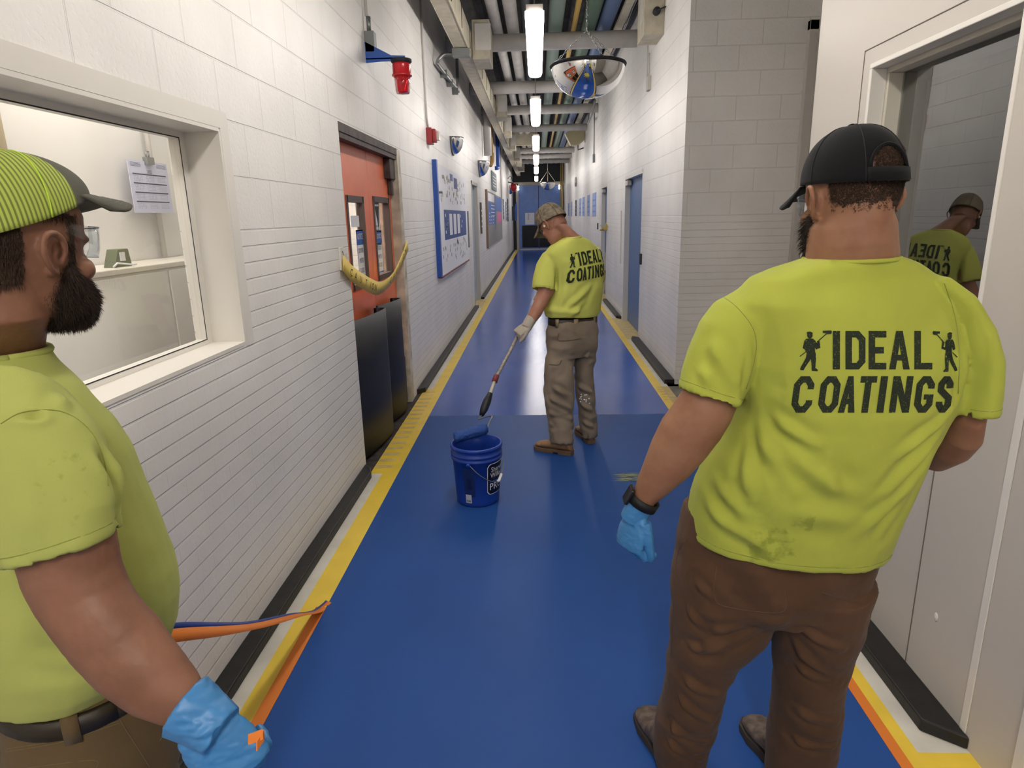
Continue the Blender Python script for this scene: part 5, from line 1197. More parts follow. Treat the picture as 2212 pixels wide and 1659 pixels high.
# ================================================================ left-hand worker (side view)
PL = person('person', (-.72, 1.0, 0), 'bearded man in lime trucker cap and safety glasses at left, holding peeled tape')
m_skinL = skin('fair skin', '#775240', '#88604c')
m_shirtL = cloth('hi-vis lime shirt worn', '#a8ae5e', stains=[(tuple(at(200, 1000, .75)), .3, .5, 60, '#7e8a35')])
AL = 36
tl = [((110,748),1.00,.080,.076),((128,775),1.0,.105,.080),((165,815),1.0,.150,.100),((205,860),1.0,.185,.115),((248,905),1.0,.202,.125),((282,955),1.0,.205,.132),((304,1010),1.0,.203,.138),((330,1070),1.0,.200,.145),((356,1130),1.0,.200,.152),((378,1195),1.0,.200,.158),((388,1255),1.0,.200,.160),((386,1310),1.0,.198,.158),((368,1360),1.0,.190,.148),((345,1390),1.0,.182,.140)]
TL = [fitring(None, p, Y, hd, AL, hs=hs) for p, Y, hs, hd in tl]
mb = MB(); mb.loft(TL[::-1])
slv = [((-40,840),(150,860),.90,.085),((-60,905),(222,960),.86,.082),((-55,1000),(238,1040),.835,.078),((-25,1100),(240,1095),.82,.073),((24,1215),(242,1148),.815,.068)]
RS = ringpts(slv); mb.loft(hem_cup(RS, .03))
_s2 = cen(TL[4]) + Vector((-.12,.085,.02)); mb.loft(hem_cup(tube_rings([_s2+Vector((.05,-.03,.02)), _s2, _s2+Vector((-.01,.01,-.1)), _s2+Vector((-.01,.02,-.2))], [.07,.085,.082,.078], 20)))
YS = .80
foldsL = [(W(232,960,.85),W(236,1090,.85),.012,-.008),(W(250,930,.86),W(330,1130,.9),.02,.006),(W(262,990,.87),W(250,1150,.85),.013,.007),(W(310,1080,.87),W(250,1200,.85),.014,.007),(W(340,1150,.88),W(262,1260,.86),.016,.008),(W(370,1210,.9),W(300,1330,.88),.016,.008),(W(385,1290,.92),W(330,1360,.9),.013,.006),(W(150,880,.8),W(210,1000,.77),.014,.006),(W(130,905,.8),W(215,1080,.76),.013,.005),(W(100,960,.76),W(170,1120,.74),.016,.004),(W(20,1000,.74),W(60,1180,.74),.02,.004),(W(60,1400,.78),W(240,1420,.85),.02,.008),(W(0,1460,.78),W(200,1460,.83),.018,.009),(W(10,1340,.76),W(120,1440,.8),.02,.006),(W(180,800,.9),W(110,900,.83),.012,.004),(W(0,915,.80),W(130,888,.81),.006,-.005),(W(130,888,.81),W(228,1000,.80),.006,-.005)]
me = displace(remesh(mb, .0052, 5), folds=[(a,b,w*.9,h*1.5) for a,b,w,h in foldsL], noise_amp=.002, nscale=9, fine=.0002, fn=hem_fn([RS[-1]]))
shirtL = link('shirt', me, m_shirtL, PL, True)
bvs = BVHTree.FromPolygons([v.co for v in me.vertices], [p.vertices for p in me.polygons]); hem_stitch(bvs, RS, PL); SEAM_L = bvs; collar(TL[::-1][::-1][:1][::-1] + [TL[0]], m_shirtL, PL, .006)
# inner band line of the sleeve hem
body = MB()
HL = Matrix.Translation(at(42, 546, 1.0)) @ Matrix.Rotation(math.radians(-22), 4, 'Z') @ Matrix.Rotation(math.radians(-4), 4, 'X')
head_parts(body, HL, wide=1.04)
body.loft([[HL @ Vector((.060*math.cos(a), -.036+.060*math.sin(a), z)) for a in [2*PI*k/24 for k in range(24)]] for z in (.0, -.05, -.085)])
c0 = HL @ Vector((0, -.036, -.10)); c1 = cen(TL[0]); c2 = cen(TL[1])
body.loft([[c + Vector((r*math.cos(a), r*math.sin(a), 0)) for a in [2*PI*k/24 for k in range(24)]] for c, r in ((HL @ Vector((0,-.034,-.05)), .058), (c0, .063), ((c0+c1)/2, .066), (c1, .070), (c2, .07))])
body.loft([shrink(r, .87) for r in TL])
armLf = [((20,1060),(200,1040),.83,.050),((46,1190),(236,1150),.82,.055),((62,1250),(250,1225),.815,.054),((88,1305),(272,1272),.81,.052),((122,1356),(300,1312),.80,.050),((160,1408),(345,1362),.795,.049),((215,1468),(388,1420),.785,.046),((285,1520),(422,1462),.78,.041),((342,1550),(438,1484),.775,.031),((392,1570),(448,1503),.77,.023),((415,1586),(452,1532),.77,.020)]
tloft(body, armLf)
# far arm bent in front, its hand holding the tape
sh2 = cen(TL[4]) + Vector((-.13,.09,.0)); el2 = sh2 + Vector((.0,.04,-.27)); hd2 = Vector(at(290, 1350, 1.2))
body.tube(smooth_path([sh2, (sh2+el2)/2, el2], 4), [.048,.048,.047,.046,.045,.044,.043,.042,.042], 16); body.tube(smooth_path([el2, (el2+hd2)/2, hd2], 4), [.042,.042,.041,.039,.037,.034,.031,.029,.027], 16)
# lower body
bt = [((345,1385),1.0,.172,.130),((352,1405),1.0,.172,.130),((372,1440),1.0,.178,.135),((388,1520),1.0,.182,.140),((396,1600),1.0,.182,.140)]
BT = [fitring(None, p, Y, hd, AL, hs=hs) for p, Y, hs, hd in bt]
cb = cen(BT[-1])
S_ = Vector((math.cos(math.radians(AL)), -math.sin(math.radians(AL)), 0)); D_ = Vector((math.sin(math.radians(AL)), math.cos(math.radians(AL)), 0))
def leg(side, foot):
    top = cb + S_*side*.088 + Vector((0,0,.02)); kn = top.lerp(Vector(foot)+Vector((0,0,.1)), .5) + D_*.02; rs = []
    for c, r in ((top, .105), (top.lerp(kn, .5), .098), (kn, .082), (kn.lerp(Vector(foot), .45), .078), (Vector((foot[0], foot[1], .14)), .078), (Vector((foot[0], foot[1], .05)), .080)):
        rs.append([Vector(c) + Vector((r*math.cos(a), r*math.sin(a), 0)) for a in [2*PI*k/26 for k in range(26)]])
    return rs
fR = cb + S_*.10; fL = cb - S_*.10 + D_*.08
LR_, LL_ = leg(1, (fR.x, fR.y, 0)), leg(-1, (fL.x, fL.y, 0))
body.loft([shrink(r, .85) for r in BT]); [body.loft([shrink(r, .75) for r in q]) for q in (LR_, LL_)]
bmL = displace(remesh(body, .0034, 6), fn=head_sculpt(HL), fine=.0004, noise_amp=.0008, nscale=14); link('body', bmL, m_skinL, PL, True); eyes(HL, PL)
tr = MB(); tr.loft([shrink(r, 1.0) for r in BT]); tr.loft(hem_cup(LR_)); tr.loft(hem_cup(LL_))
surf_line(SEAM_L, [(2,915),(50,890),(130,888),(190,925),(222,985),(234,1050)], .0008, m_stitchS, 'armhole_seam', PL)
m_trL = cloth('khaki work trousers', '#5e4d33', weave=420, var=.12, bump=.2)
foldsTL = [(W(40,1640,.8),W(160,1655,.82),.02,.005),(W(240,1520,.86),W(330,1650,.86),.014,-.006),(W(260,1500,.87),W(400,1600,.9),.016,.006),(W(300,1600,.85),W(420,1650,.9),.016,.006)]
trm = displace(remesh(tr, .006, 5), folds=foldsTL, noise_amp=.0018, nscale=8, fine=.0003); link('trousers', trm, m_trL, PL, True)
bv = BVHTree.FromPolygons([v.co for v in trm.vertices], [p.vertices for p in trm.polygons])
m_seam2 = mat('khaki stitching', '#6b5a3e', .8)
surf_line(bv, [(0,1620),(120,1600),(200,1575),(262,1555)], .0008, m_seam2, 'yoke_seam', PL)
surf_line(bv, [(0,1626),(120,1606),(200,1581),(262,1561)], .0008, m_seam2, 'yoke_seam', PL)
surf_line(bv, [(235,1510),(262,1560),(300,1620),(325,1659)], .0008, m_seam2, 'side_seam', PL)
surf_line(bv, [(345,1600),(370,1570),(372,1560)], .0008, m_seam2, 'pocket_seam', PL)
surf_line(bv, [(60,1659),(200,1642),(208,1659)], .0008, m_seam2, 'pocket_seam', PL)
# belt and loops: follows the top trouser ring
m_belt = mat('dark leather belt', '#2b2418', .5, bump=.1)
def band(ring, h0, h1, off, m, name, parent, a0=0, a1=None):
    c = cen(ring); out = [c + (p-c)*(1+off) for p in ring]; inn = [c + (p-c)*(1+off*.0-.01) for p in ring]
    if a1 is None: idx = list(range(len(ring))) + [0]
    else: idx = [(i % len(ring)) for i in range(a0, a1+1)]
    rings = [[out[i]+Vector((0,0,h0)), out[i]+Vector((0,0,h1)), inn[i]+Vector((0,0,h1)), inn[i]+Vector((0,0,h0))] for i in idx]
    return MB().loft(rings).build(name, m, parent)
band(BT[1], -.024, .010, .06, m_belt, 'belt', PL)
for i0 in (27, 33, 21, 3): band(BT[1], -.034, .014, .075, m_trL, 'belt_loop', PL, i0, i0+1)
boot((fR.x-D_.x*.05, fR.y-D_.y*.05, 0), AL, PL, m_bootR, m_sole, m_lace); boot((fL.x-D_.x*.05, fL.y-D_.y*.05, 0), AL, PL, m_bootR, m_sole, m_lace)
# glove on the near hand
wl_ = cen(ringpts(armLf)[-2]); wl0 = cen(ringpts(armLf)[-4]); axl = (wl_-wl0).normalized()
gl = MB(); gf = (Vector(at(515, 1640, .77)) - Vector(at(420, 1540, .77))).normalized()
hand(gl, wl_ + axl*.012, gf + Vector((0,-.05,-.1)), Vector((.25,-.85,.45)), 1, curl=(.9,.9,.6), scale=1.12, thumb_out=.35)
refl = Vector((.5,.2,.8))
gl.loft([around(wl_+axl*t, axl, r, r*.95, refl)[:-1] for t, r in ((-.016,.046),(.0,.043),(.02,.039),(.05,.036))])
gfold = [(W(400,1560,.73),W(470,1520,.73),.005,.004),(W(410,1575,.73),W(500,1530,.73),.005,.004),(W(425,1590,.73),W(520,1555,.73),.006,.004),(W(430,1620,.73),W(530,1570,.73),.005,.003),(W(470,1540,.73),W(500,1650,.73),.006,.003),]
gm = displace(remesh(gl, .0026, 4), folds=gfold, noise_amp=.0012, nscale=40, nstretch=(1,1,1.8)); link('glove', gm, m_nitrile, PL, True)
gl = MB(); fw2 = (hd2-el2).normalized(); hand(gl, hd2, fw2, Vector((-.2,.3,.9)), 1, curl=(1.2,1.2,.8), scale=1.0); gm = remesh(gl, .003, 4); link('glove', gm, m_nitrile, PL, True)
# cap, hair, beard, glasses
mesh_m = mat('lime cap mesh', '#a9cc2b', .8)
nt = mesh_m.node_tree; bsd = nt.nodes['Principled BSDF']; tc = nt.nodes.new('ShaderNodeTexCoord'); mp = nt.nodes.new('ShaderNodeMapping'); mp.inputs['Rotation'].default_value = (0, math.radians(8), math.radians(22))
wv = nt.nodes.new('ShaderNodeTexWave'); wv.bands_direction = 'Y'; wv.inputs['Scale'].default_value = 52; wv.inputs['Distortion'].default_value = .3
rp = nt.nodes.new('ShaderNodeValToRGB'); rp.color_ramp.elements[0].color = lin('#6b7830'); rp.color_ramp.elements[1].color = lin('#a8b652'); rp.color_ramp.elements[0].position = .2; rp.color_ramp.elements[1].position = .6
nt.links.new(tc.outputs['Object'], mp.inputs[0]); nt.links.new(mp.outputs[0], wv.inputs[0]); nt.links.new(wv.outputs['Fac'], rp.inputs[0]); nt.links.new(rp.outputs[0], bsd.inputs['Base Color'])
m_capg = cloth('grey cap cloth', '#5b5a50', weave=260, bump=.3)
cap(HL, PL, PL, mesh_m, panel_mat=m_capg, crown_h=.152, zf=.097, zb=.006, brim_len=.066, brim_tilt=-5, brim_curve=.022, btn=False, hw=.092, front=.106, back=.120, front_boost=.0, brim_w=.080, cexp=.98, gcos=.42)
m_hairL = mat('brown hair', '#3b2a1d', .7)
def predL(l): return not ear_zone(l) and ((l.y < -.028 and -.05 < l.z < .035) or (abs(l.x) > .05 and -.03 < l.z < .06 and .028 < l.y < .044) or (abs(l.x) > .05 and .03 < l.z < .06 and l.y < .05))
hairL = hair_shell('hair', bmL, HL, lambda l: predL(l) and not near_ear(l), .0015, hairmat('brown hair base', '#33241a', .42, 300), PL)
strands('hair_strands', bmL, HL, lambda l: predL(l) and not near_ear(l), 16000, .011, (0,-.5,-1.8), m_hairL, hairL, 4, .00035)
bd = MB()
bd.loft([[HL @ Vector((hw*math.cos(a), y+dy*math.sin(a), z)) for a in [2*PI*k/22 for k in range(22)]] for z, hw, y, dy in ((-.018,.071,.024,.018),(-.030,.071,.030,.034),(-.045,.071,.036,.050),(-.068,.068,.040,.058),(-.092,.058,.046,.053),(-.110,.042,.050,.044),(-.120,.022,.056,.026))])
bdm = displace(remesh(bd, .0035, 3), noise_amp=.002, nscale=35, fine=.001)
m_beardL = mat('brown beard', '#2c1e15', .8, var=.35, vscale=50)
beardL = link('beard', bdm, m_beardL, PL, True)
strands('beard_hair', bdm, HL, lambda l: True, 26000, .011, lambda l: Vector((0, .1, -1.3)), m_beardL, beardL, 5, .00035)
mst = MB(); mst.tube([HL @ Vector((x, .092+.006*(1-abs(x)/.03), -.060-.012*abs(x)/.03)) for x in (-.034,-.02,0,.02,.034)], [.005,.008,.008,.008,.005], 8); mm = remesh(mst, .003, 2)
m_must = mat('light brown moustache', '#5a3f28', .8); mo = link('moustache', mm, m_must, PL, True); strands('moustache_hair', mm, HL, lambda l: True, 1200, .012, (0,.4,-.8), m_must, mo, 6, .0004)
glasses(HL @ Matrix.Translation((0, 0, .020)), PL)
# ================================================================ middle worker
PM = person('person', (.2, 4.65, 0), 'man in camouflage cap and lime shirt rolling the floor in mid corridor')
m_skinM = skin('pink tanned skin', '#a5735e', '#b28370')
m_shirtM = cloth('hi-vis lime shirt bright', '#cbd068')
AM = -32
tm = [((1178,683),(1291,683),4.70,.135),((1174,668),(1297,672),4.70,.14),((1181,645),(1300,650),4.70,.145),((1190,615),(1303,620),4.69,.145),((1188,590),(1304,592),4.68,.14),((1180,565),(1302,566),4.67,.132),((1176,548),(1296,548),4.66,.118),((1186,533),(1288,532),4.64,.098),((1202,521),(1273,519),4.62,.080),((1214,513),(1256,511),4.61,.070)]
TM = [fitring(a, b, Y, hd, AM) for a, b, Y, hd in tm]
mb = MB(); mb.loft(TM)
sm_ = [((1172,548),(1215,560),4.62,.09),((1160,568),(1205,590),4.60,.088),((1152,595),(1202,610),4.58,.085),((1149,624),(1199,629),4.56,.080)]
RM = ringpts(sm_); mb.loft(hem_cup(RM))
sm2 = [((1270,545),(1298,545),4.72,.08),((1278,570),(1304,568),4.78,.078),((1282,603),(1307,598),4.84,.074)]
RM2 = ringpts(sm2); mb.loft(hem_cup(RM2))
YM_ = 4.55
foldsM = [(W(1203,560,YM_),W(1200,625,YM_),.02,-.014),(W(1215,560,YM_),W(1207,660,YM_),.022,.012),(W(1230,600,YM_),W(1210,672,YM_),.022,.012),(W(1290,610,YM_),W(1215,676,YM_),.024,.014),(W(1285,640,YM_),W(1230,682,YM_),.02,.013),(W(1295,600,YM_),W(1262,655,YM_),.02,.010),(W(1190,670,YM_),W(1285,678,YM_),.022,.012),(W(1180,560,YM_),W(1170,620,YM_),.02,.008)]
me = displace(remesh(mb, .009, 4), folds=foldsM, noise_amp=.003, nscale=7); shirtM = link('shirt', me, m_shirtM, PM, True)
hem_stitch(BVHTree.FromPolygons([v.co for v in me.vertices], [p.vertices for p in me.polygons]), RM, PM); collar(TM, m_shirtM, PM, .006)
# print on the back: cast along the back's own normal
A_, B_, C_ = at(1226, 553, 4.5), at(1226+68, 541, 4.62), at(1233, 606, 4.52)
nrm = Vector((math.sin(math.radians(AM)), math.cos(math.radians(AM)), -.18)).normalized()
uu = Vector((math.cos(math.radians(AM)), -math.sin(math.radians(AM)), .10)).normalized(); vv = -(uu.cross(nrm)).normalized()
if vv.z > 0: vv = -vv
org = at(1228, 549, 4.5); sc_ = .355/885
def rayM(x, y): p = org + uu*((x-990)*sc_) + vv*((y-378)*sc_*1.12) - nrm*.5; return p, nrm
trisM = subdivide_polys(pol, 26)
cast_print(me, trisM, rayM, m_print, PM, .004)
HM = Matrix.Translation(at(1195, 485, 4.60)) @ Matrix.Rotation(math.radians(50), 4, 'Z') @ Matrix.Rotation(math.radians(-38), 4, 'X') @ Matrix.Scale(1.0, 4)
body = MB(); head_parts(body, HM)
nc = HM @ Vector((0, -.035, -.03)); nb = cen(TM[-1])
body.loft([[nc.lerp(nb, t) + Vector((r*math.cos(a), r*math.sin(a), 0)) for a in [2*PI*k/20 for k in range(20)]] for t, r in ((0,.058),(.35,.060),(.7,.063),(1,.068),(1.2,.07))])
body.loft([[HM @ Vector((.056*math.cos(a), -.036+.056*math.sin(a), z)) for a in [2*PI*k/20 for k in range(20)]] for z in (.0, -.05)])
body.loft([shrink(r, .86) for r in TM])
armM = [((1176,590),(1200,595),4.56,.05),((1164,620),(1198,628),4.56,.052),((1155,645),(1184,654),4.54,.048),((1142,675),(1170,680),4.50,.045),((1130,697),(1152,703),4.47,.034),((1124,706),(1142,714),4.46,.029)]
tloft(body, armM)
e2 = cen(RM2[-1]); h2 = at(1172, 640, 4.62) + Vector((.05, .22, 0)); el = e2 + Vector((-.02,.10,-.12))
body.tube([e2 + Vector((0,0,.06)), e2, el, el.lerp(h2, .5), h2], [.05,.046,.043,.038,.03], 12)
lmL = [((1184,735),(1242,745),4.66,.105),((1180,770),(1240,775),4.64,.10),((1177,800),(1239,805),4.62,.098),((1175,840),(1240,845),4.60,.095),((1176,870),(1239,875),4.575,.092),((1184,900),(1238,905),4.55,.085),((1187,930),(1239,935),4.53,.085),((1190,955),(1239,962),4.51,.085)]
lmR = [((1238,735),(1290,742),4.76,.105),((1240,770),(1287,775),4.76,.10),((1241,800),(1280,805),4.76,.095),((1244,840),(1283,843),4.76,.088),((1248,875),(1286,878),4.76,.085),((1252,905),(1289,908),4.76,.083),((1256,940),(1290,943),4.76,.082)]
pm = [((1185,690),(1289,688),4.70,.125),((1184,700),(1291,700),4.70,.13),((1180,720),(1292,720),4.70,.14),((1180,750),(1290,750),4.70,.145),((1183,768),(1287,768),4.70,.13)]
PMR = [fitring(a, b, Y, hd, AM) for a, b, Y, hd in pm]
for lg in (lmL, lmR): body.loft([shrink(r, .72) for r in ringpts(lg)])
body.loft([shrink(r, .85) for r in PMR])
bmM = displace(remesh(body, .005, 5), fn=head_sculpt(HM)); link('body', bmM, m_skinM, PM, True); eyes(HM, PM)
tr = MB(); tr.loft(PMR)
for lg in (lmL, lmR): tr.loft(hem_cup(ringpts(lg), .04))
m_trM = cloth('khaki grey work trousers', '#857869', weave=300, var=.14, bump=.2)
m_tr0 = m_trM
YL = 4.5
fm = [(W(1240,700,YL),W(1238,760,YL),.02,-.018),(W(1240,765,YL),W(1190,790,YL),.022,.012),(W(1238,785,YL),W(1185,820,YL),.02,.012),(W(1180,830,YL),W(1235,860,YL),.02,.015),(W(1178,855,YL),W(1235,885,YL),.018,.016),(W(1182,890,YL),W(1235,905,YL),.018,.014),(W(1188,915,YL),W(1236,935,YL),.016,.014),(W(1190,940,YL),W(1236,950,YL),.014,.012),(W(1245,830,4.68),W(1282,850,4.68),.02,.012),(W(1250,870,4.68),W(1285,890,4.68),.02,.013),(W(1255,910,4.68),W(1288,925,4.68),.018,.012),(W(1200,715,YL),W(1190,800,YL),.03,.01),(W(1285,760,4.6),W(1250,800,4.62),.02,.01)]
trm = displace(remesh(tr, .009, 4), folds=[(a,b,w*.9,h*1.5) for a,b,w,h in fm], noise_amp=.007, nscale=7, nstretch=(1,1,1.3)); link('trousers', trm, m_trM, PM, True)
bv = BVHTree.FromPolygons([v.co for v in trm.vertices], [p.vertices for p in trm.polygons])
m_seam3 = mat('grey khaki stitching', '#6a5b47', .8)
surf_line(bv, [(1207,720),(1206,735),(1230,735),(1255,731)], .003, m_seam3, 'pocket_seam', PM); surf_line(bv, [(1186,787),(1206,788),(1213,778)], .003, m_seam3, 'cargo_pocket_seam', PM)
k = MB()
random.seed(11)
for i in range(14):
    d = ray(random.uniform(1252, 1274), random.uniform(852, 872)); h = bv.ray_cast(EYE, d)
    if h[0]: k.loft([[h[0]-d.normalized()*dd + Vector((r*math.cos(a), 0, r*math.sin(a))) for a in [2*PI*q/8 for q in range(8)]] for r, dd in ((.006,-.004), (.006,.002), (.003,.004))])
k.build('paint_spots', m_paper, PM)
band(PMR[0], -.035, .012, .03, m_belt, 'belt', PM)
for i0 in (20, 25, 30): band(PMR[0], -.045, .018, .045, mat('belt loop khaki %d' % i0, '#8b795c', .8), 'belt_loop', PM, i0, i0+1)
m_bootM = mat('tan boot leather', '#8a6a4a', .6, var=.15, vscale=30, bump=.1); m_soleM = mat('tan boot sole', '#6b5440', .8)
a1 = cen(ringpts(lmL)[-1]); a2 = cen(ringpts(lmR)[-1])
boot((a1.x+.062, a1.y-.036, 0), -62, PM, m_bootM, m_soleM, m_lace, .16); boot((a2.x+.01, a2.y-.05, 0), -15, PM, m_bootM, m_soleM, m_lace, .16)
m_camo = mat('camouflage cloth', '#5d5344', .85, col2='#8a7f6c', vscale=38, detail=5, bump=.1, bscale=200)
cap(HM, PM, PM, m_camo, cexp=.66, crown_h=.150, zf=.045, zb=.000, brim_len=.072, brim_tilt=-14, brim_curve=.03, hw=.093, front=.104, back=.118)
strands('hair', bmM, HM, lambda l: not ear_zone(l) and l.y < .0 and -.045 < l.z < .02, 3000, .007, (0,-.1,-.8), mat('light brown hair', '#8a6448', .7), PM, 8, .0006)
glasses(HM, PM)
MB().loft([[HM @ Vector((-.080-d_, .012+r*math.cos(a), -.003+r*math.sin(a))) for a in [2*PI*q/12 for q in range(12)]] for d_, r in ((-.004,.006),(.008,.009),(.012,.004))]).build('earplug', mat('cream earplug', '#e9dcb8', .6), PM)
# gloves of the middle man
m_gk = mat('off white knitted glove', '#b3ab9d', .9, bump=.3, bscale=200); m_gk2 = mat('grey glove palm', '#6f6a66', .7)
PA, PB = Vector(at(1145, 672, 4.52)), Vector(at(1068, 822, 4.12)); pd = (PB-PA).normalized()
hp = PA + pd*(((Vector(at(1120,722,4.45))-PA).dot(pd)))
wm = cen(ringpts(armM)[-2]); gl = MB()
pn = (hp-wm); fwd = (pd*.75 + Vector((-.55,.1,-.15))).normalized()
hand(gl, wm, fwd, Vector((-.35,-.6,.7)), -1, curl=(1.25,1.1,.9), scale=1.08, thumb_out=.3)
gl.loft([around(wm + (wm-cen(ringpts(armM)[-4])).normalized()*t, (wm-cen(ringpts(armM)[-4])).normalized(), r, r, Vector((1,0,0)))[:-1] for t, r in ((-.05,.040),(0,.038),(.03,.038))])
gm = displace(remesh(gl, .004, 3), noise_amp=.0015, nscale=30); link('glove', gm, m_gk, PM, True)
gl = MB(); hand(gl, h2, Vector((-.6,-.5,.1)), Vector((0,.3,.9)), 1, curl=(1.2,1.1,.8)); gm = remesh(gl, .005, 3); link('glove', gm, m_gk, PM, True)
# ================================================================ roller, bucket, masking tape
t = empty('paint_roller', (-.5, 3.8, .4), 'blue paint roller on a long pole, resting on the bucket rim in mid corridor', 'paint roller')
BKT = Vector((-.384, 3.72, 0))
GP = Vector(at(1119, 725, 4.49)); pd = (PB-GP).normalized(); top_ = GP - pd*.32
MB().tube([top_, PB], .0125, 12).build('pole', mat('speckled steel pole', '#a19b94', .4, .3, var=.3, vscale=60), t)
G0 = Vector(at(1069, 822, 4.12)); G1 = Vector(at(1062, 842, 4.07)); G2 = Vector(at(1057, 855, 4.04)); G3 = Vector(at(1040, 897, 3.94))
MB().tube([G0 - (G1-G0).normalized()*.04, G0 + (G1-G0)*.15], .019, 12).build('threaded_collar', mat('red collar', '#7c2f34', .4), t)
MB().tube([G0, G2], .011, 10).build('ferrule', mat('white ferrule', '#c8c2b4', .4), t)
MB().tube([G1.lerp(G2, .6), G2.lerp(G3, .3), G2.lerp(G3, .7), G3], [.017, .026, .025, .015], 12).build('grip', mat('black roller grip', '#1d1f26', .5), t)
WA = Vector(at(1035, 905, 3.90)); WB = Vector(at(1062, 898, 3.84)); RA = Vector(at(1053, 925, 3.80)); RB_ = Vector(at(981, 946, 3.74))
RA.z = max(RA.z, .40)
MB().tube(smooth_path([G3, WA, WA + (WB-WA)*.08, WB, WB.lerp(RA, .5), RA], 5), .0045, 8).build('wire_frame', m_grey, t)
rr = MB(); ax2 = (RB_-RA).normalized(); rr.tube([RA, RA+ax2*.006, RA + ax2*.02, RB_ - ax2*.02, RB_-ax2*.004, RB_], [.016,.028,.034,.034,.030,.016], 24)
rm_ = displace(remesh(rr, .005, 1), noise_amp=.003, nscale=60, fine=.002)
link('roller_nap', rm_, mat('paint soaked nap', '#1d478f', .6, bump=.6, bscale=200), t, True)
m_bkt = mat('blue bucket plastic', '#1c3f9c', .3, var=.04)
t = empty('paint_bucket', BKT, 'blue five gallon paint bucket standing on the fresh floor coating', 'bucket')
def Rb(z): return .130 + (.148-.130)*min(1, z/.29)
prof = [(0,0),(.124,0),(.130,.006),(.131,.02),(Rb(.285),.285),(.156,.287),(.156,.30),(.151,.302),(.151,.314),(.157,.316),(.157,.326),(.151,.328),(.151,.352),(.158,.355),(.158,.372),(.150,.375),(.145,.372),(.143,.30),(.128,.03),(.0,.028)]
MB().loft(lathe(prof, BKT, 56)).build('bucket_body', m_bkt, t)
MB().loft(lathe([(.0,.16),(.136,.16),(.136,.165),(0,.165)], BKT, 40)).build('wet_paint', mat('wet blue paint', '#12306f', .08), t)
def onb(th, z, off=.0012): r = Rb(z)+off; return BKT + Vector((r*math.cos(th), r*math.sin(th), z))
def bucket_patch(x0, x1, z0, z1, m, name, off=.0012, n=14, rnd=0):
    rings = []
    for i in range(n+1):
        u = i/n; th = x0+(x1-x0)*u; dz = rnd*max(0, 1-min(u, 1-u)*n/2.0)**2
        rings.append([onb(th, z0+dz+(z1-z0-2*dz)*k/4, off) for k in range(5)])
    return MB().loft(rings, cap=False, closed=False).build(name, m, t)
thc = math.atan2(EYE.y-BKT.y, EYE.x-BKT.x)     # direction of the viewer's side of the bucket
bucket_patch(thc+.42, thc+1.5, .075, .275, m_paper, 'label_border', .0010, rnd=.02)
bucket_patch(thc+.445, thc+1.48, .079, .271, mat('navy label', '#0d1428', .4), 'label', .0018, rnd=.02)
bucket_patch(thc-.62, thc-.12, .07, .255, mat('dark printed warning panel', '#15295f', .4), 'warning_print', .0010)
bucket_patch(thc-.46, thc-.26, .12, .19, mat('darker printed pictogram', '#0f1d48', .4), 'pictogram', .0018)
bucket_patch(thc-.58, thc-.30, .03, .085, mat('grey white sticker', '#b9bcc4', .5), 'sticker', .0016)
bucket_patch(thc-.55, thc-.34, .036, .05, m_greyp, 'sticker_print', .0022)
def bucket_text(body, th, z, size, m, name, sx=1):
    vs, fs = text_mesh(body, size); P = []
    # text laid to start at th and run to the right, wrapped on the wall of the bucket
    x0 = min(v[0] for v in vs); mb_ = MB()
    tri = subdivide_polys([[vs[i][:2] for i in f] for f in fs if len(f) >= 3], .012)
    vv_ = []; ff = []
    for q in tri:
        k_ = len(vv_)
        for p in q: zz = z+p[1]; vv_.append(onb(th + (p[0]-x0)*sx/Rb(zz), zz, .0026))
        ff.append((k_, k_+1, k_+2))
    mb_.add(vv_, ff); return mb_.build(name, m, t)
bucket_text('Sherwin', thc+.60, .235, .046, m_paper, 'label_lettering', .85)
bucket_text('Williams', thc+.56, .198, .046, m_paper, 'label_lettering', .85)
bucket_text('PRO', thc+.54, .125, .062, m_paper, 'label_lettering', .95)
bucket_patch(thc+.52, thc+1.4, .158, .163, mat('label rule', '#3f6bd0', .4), 'label_rule', .0024)
# bail handle resting down the front
h1 = onb(thc-.35, .285, .012); h2_ = onb(thc+1.15+.9, .285, .012)
pts = []
for i in range(15):
    u = i/14; th = (thc-.33) + (1.22)*u; z = .285 - .125*math.sin(u*PI*.5)**1.0
    pts.append(BKT + Vector(((.150+.016*math.sin(u*PI*.6))*math.cos(th), (.150+.016*math.sin(u*PI*.6))*math.sin(th), z)))
p2 = []
for i in range(1, 12):
    u = i/11; th = thc + .89 + (1.6)*u; z = .160 + .125*math.sin(u*PI*.5)
    p2.append(BKT + Vector((.162*math.cos(th), .162*math.sin(th), z)))
MB().tube(pts + p2, .0024, 6).build('bail_handle', m_grey, t)
MB().tube([pts[-2] + (pts[-1]-pts[-2])*.0, pts[-1], p2[0], p2[1].lerp(p2[0], .4)], .009, 10).build('handle_grip', m_paper, t)
for th in (thc-.35,): MB().loft([[onb(th, .28, .0) + Vector((math.cos(th), math.sin(th), 0))*d_ + Vector((-math.sin(th)*r*math.cos(a), math.cos(th)*r*math.cos(a), r*math.sin(a))) for a in [2*PI*k/12 for k in range(12)]] for d_, r in ((0,.014),(.012,.012))]).build('bail_ear', m_bkt, t)
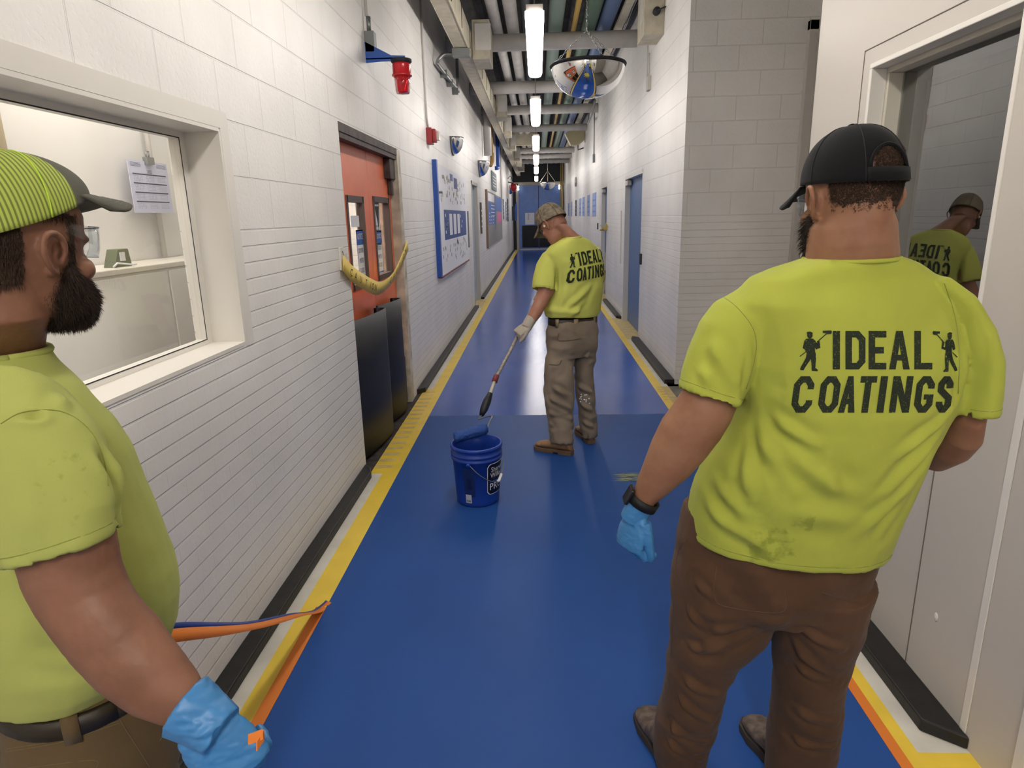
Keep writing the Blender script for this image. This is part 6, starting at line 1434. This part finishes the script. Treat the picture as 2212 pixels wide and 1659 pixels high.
# masking tape along the floor edges, and the strip being peeled
m_tape = mat('orange masking tape', '#d97a2c', .6, bump=.05, bscale=60)
tapeL = MB().box(-1.022, -.974, -.5, 2.56, .0004, .0022).build('masking_tape', m_tape); setp(tapeL, 'orange masking tape stuck along the yellow line at lower left', 'tape')
tapeR = MB().box(1.122, 1.160, -.5, 2.30, .0004, .0022).build('masking_tape', m_tape); setp(tapeR, 'orange masking tape stuck along the yellow line at lower right', 'tape')
st = [Vector((-.976, 2.60, .004)), Vector((-.965, 2.50, .02))+Vector((-.03,0,.0)), at(640, 1328, 2.2), at(560, 1348, 1.85), at(480, 1358, 1.5), at(400, 1364, 1.3), Vector(hd2) + fw2*.04]
t = empty('peeled_tape', st[0], 'strip of orange masking tape pulled up off the floor by the left worker', 'tape')
P = smooth_path(st, 8); n = len(P); ro = []; rb_ = []
for i, p in enumerate(P):
    u = i/(n-1); T = (P[min(i+1,n-1)]-P[max(i-1,0)]).normalized(); ang = np.interp(u, [0,.3,.55,.75,1], [1.45,1.3,.9,.45,.2])
    U = Vector((0,0,1)); U = (U-T*U.z).normalized(); V = T.cross(U); D = U*math.cos(ang)+V*math.sin(ang); N_ = T.cross(D); w = .05
    ro.append([p+D*w*.2+N_*.0004, p-D*w*.5+N_*.0004, p-D*w*.5-N_*.0004, p+D*w*.2-N_*.0004]); rb_.append([p+D*w*.5+N_*.0004, p+D*w*.2+N_*.0004, p+D*w*.2-N_*.0004, p+D*w*.5-N_*.0004])
MB().loft(ro).build('tape_strip', m_tape, t); MB().loft(rb_).build('painted_edge', mat('blue painted tape edge', '#2c3f86', .5), t)
tc_ = wl_ + gf*.14 + Vector((.0,-.02,.035))
tc_ = at(552, 1592, .74)
t = setp(MB().obox(tc_, (1,.2,.3), (0,.3,1), (1,0,-.3), .010, .007, .0008).obox(tc_+Vector((.006,.0,-.006)), (.3,1,.3), (0,.3,1), (1,0,-.3), .008, .007, .0008).build('tape_scrap', m_tape), 'scrap of orange tape stuck to the blue glove of the left worker', 'tape')
# ================================================================ world and exposure
sc = bpy.context.scene
w = bpy.data.worlds.new('world'); sc.world = w; w.use_nodes = True
w.node_tree.nodes['Background'].inputs[0].default_value = (1, .95, .88, 1); w.node_tree.nodes['Background'].inputs[1].default_value = 0.05
vs = sc.view_settings; vs.view_transform = 'Standard'; vs.look = 'None'; vs.gamma = 1; vs.use_curve_mapping = False; vs.exposure = 0.6
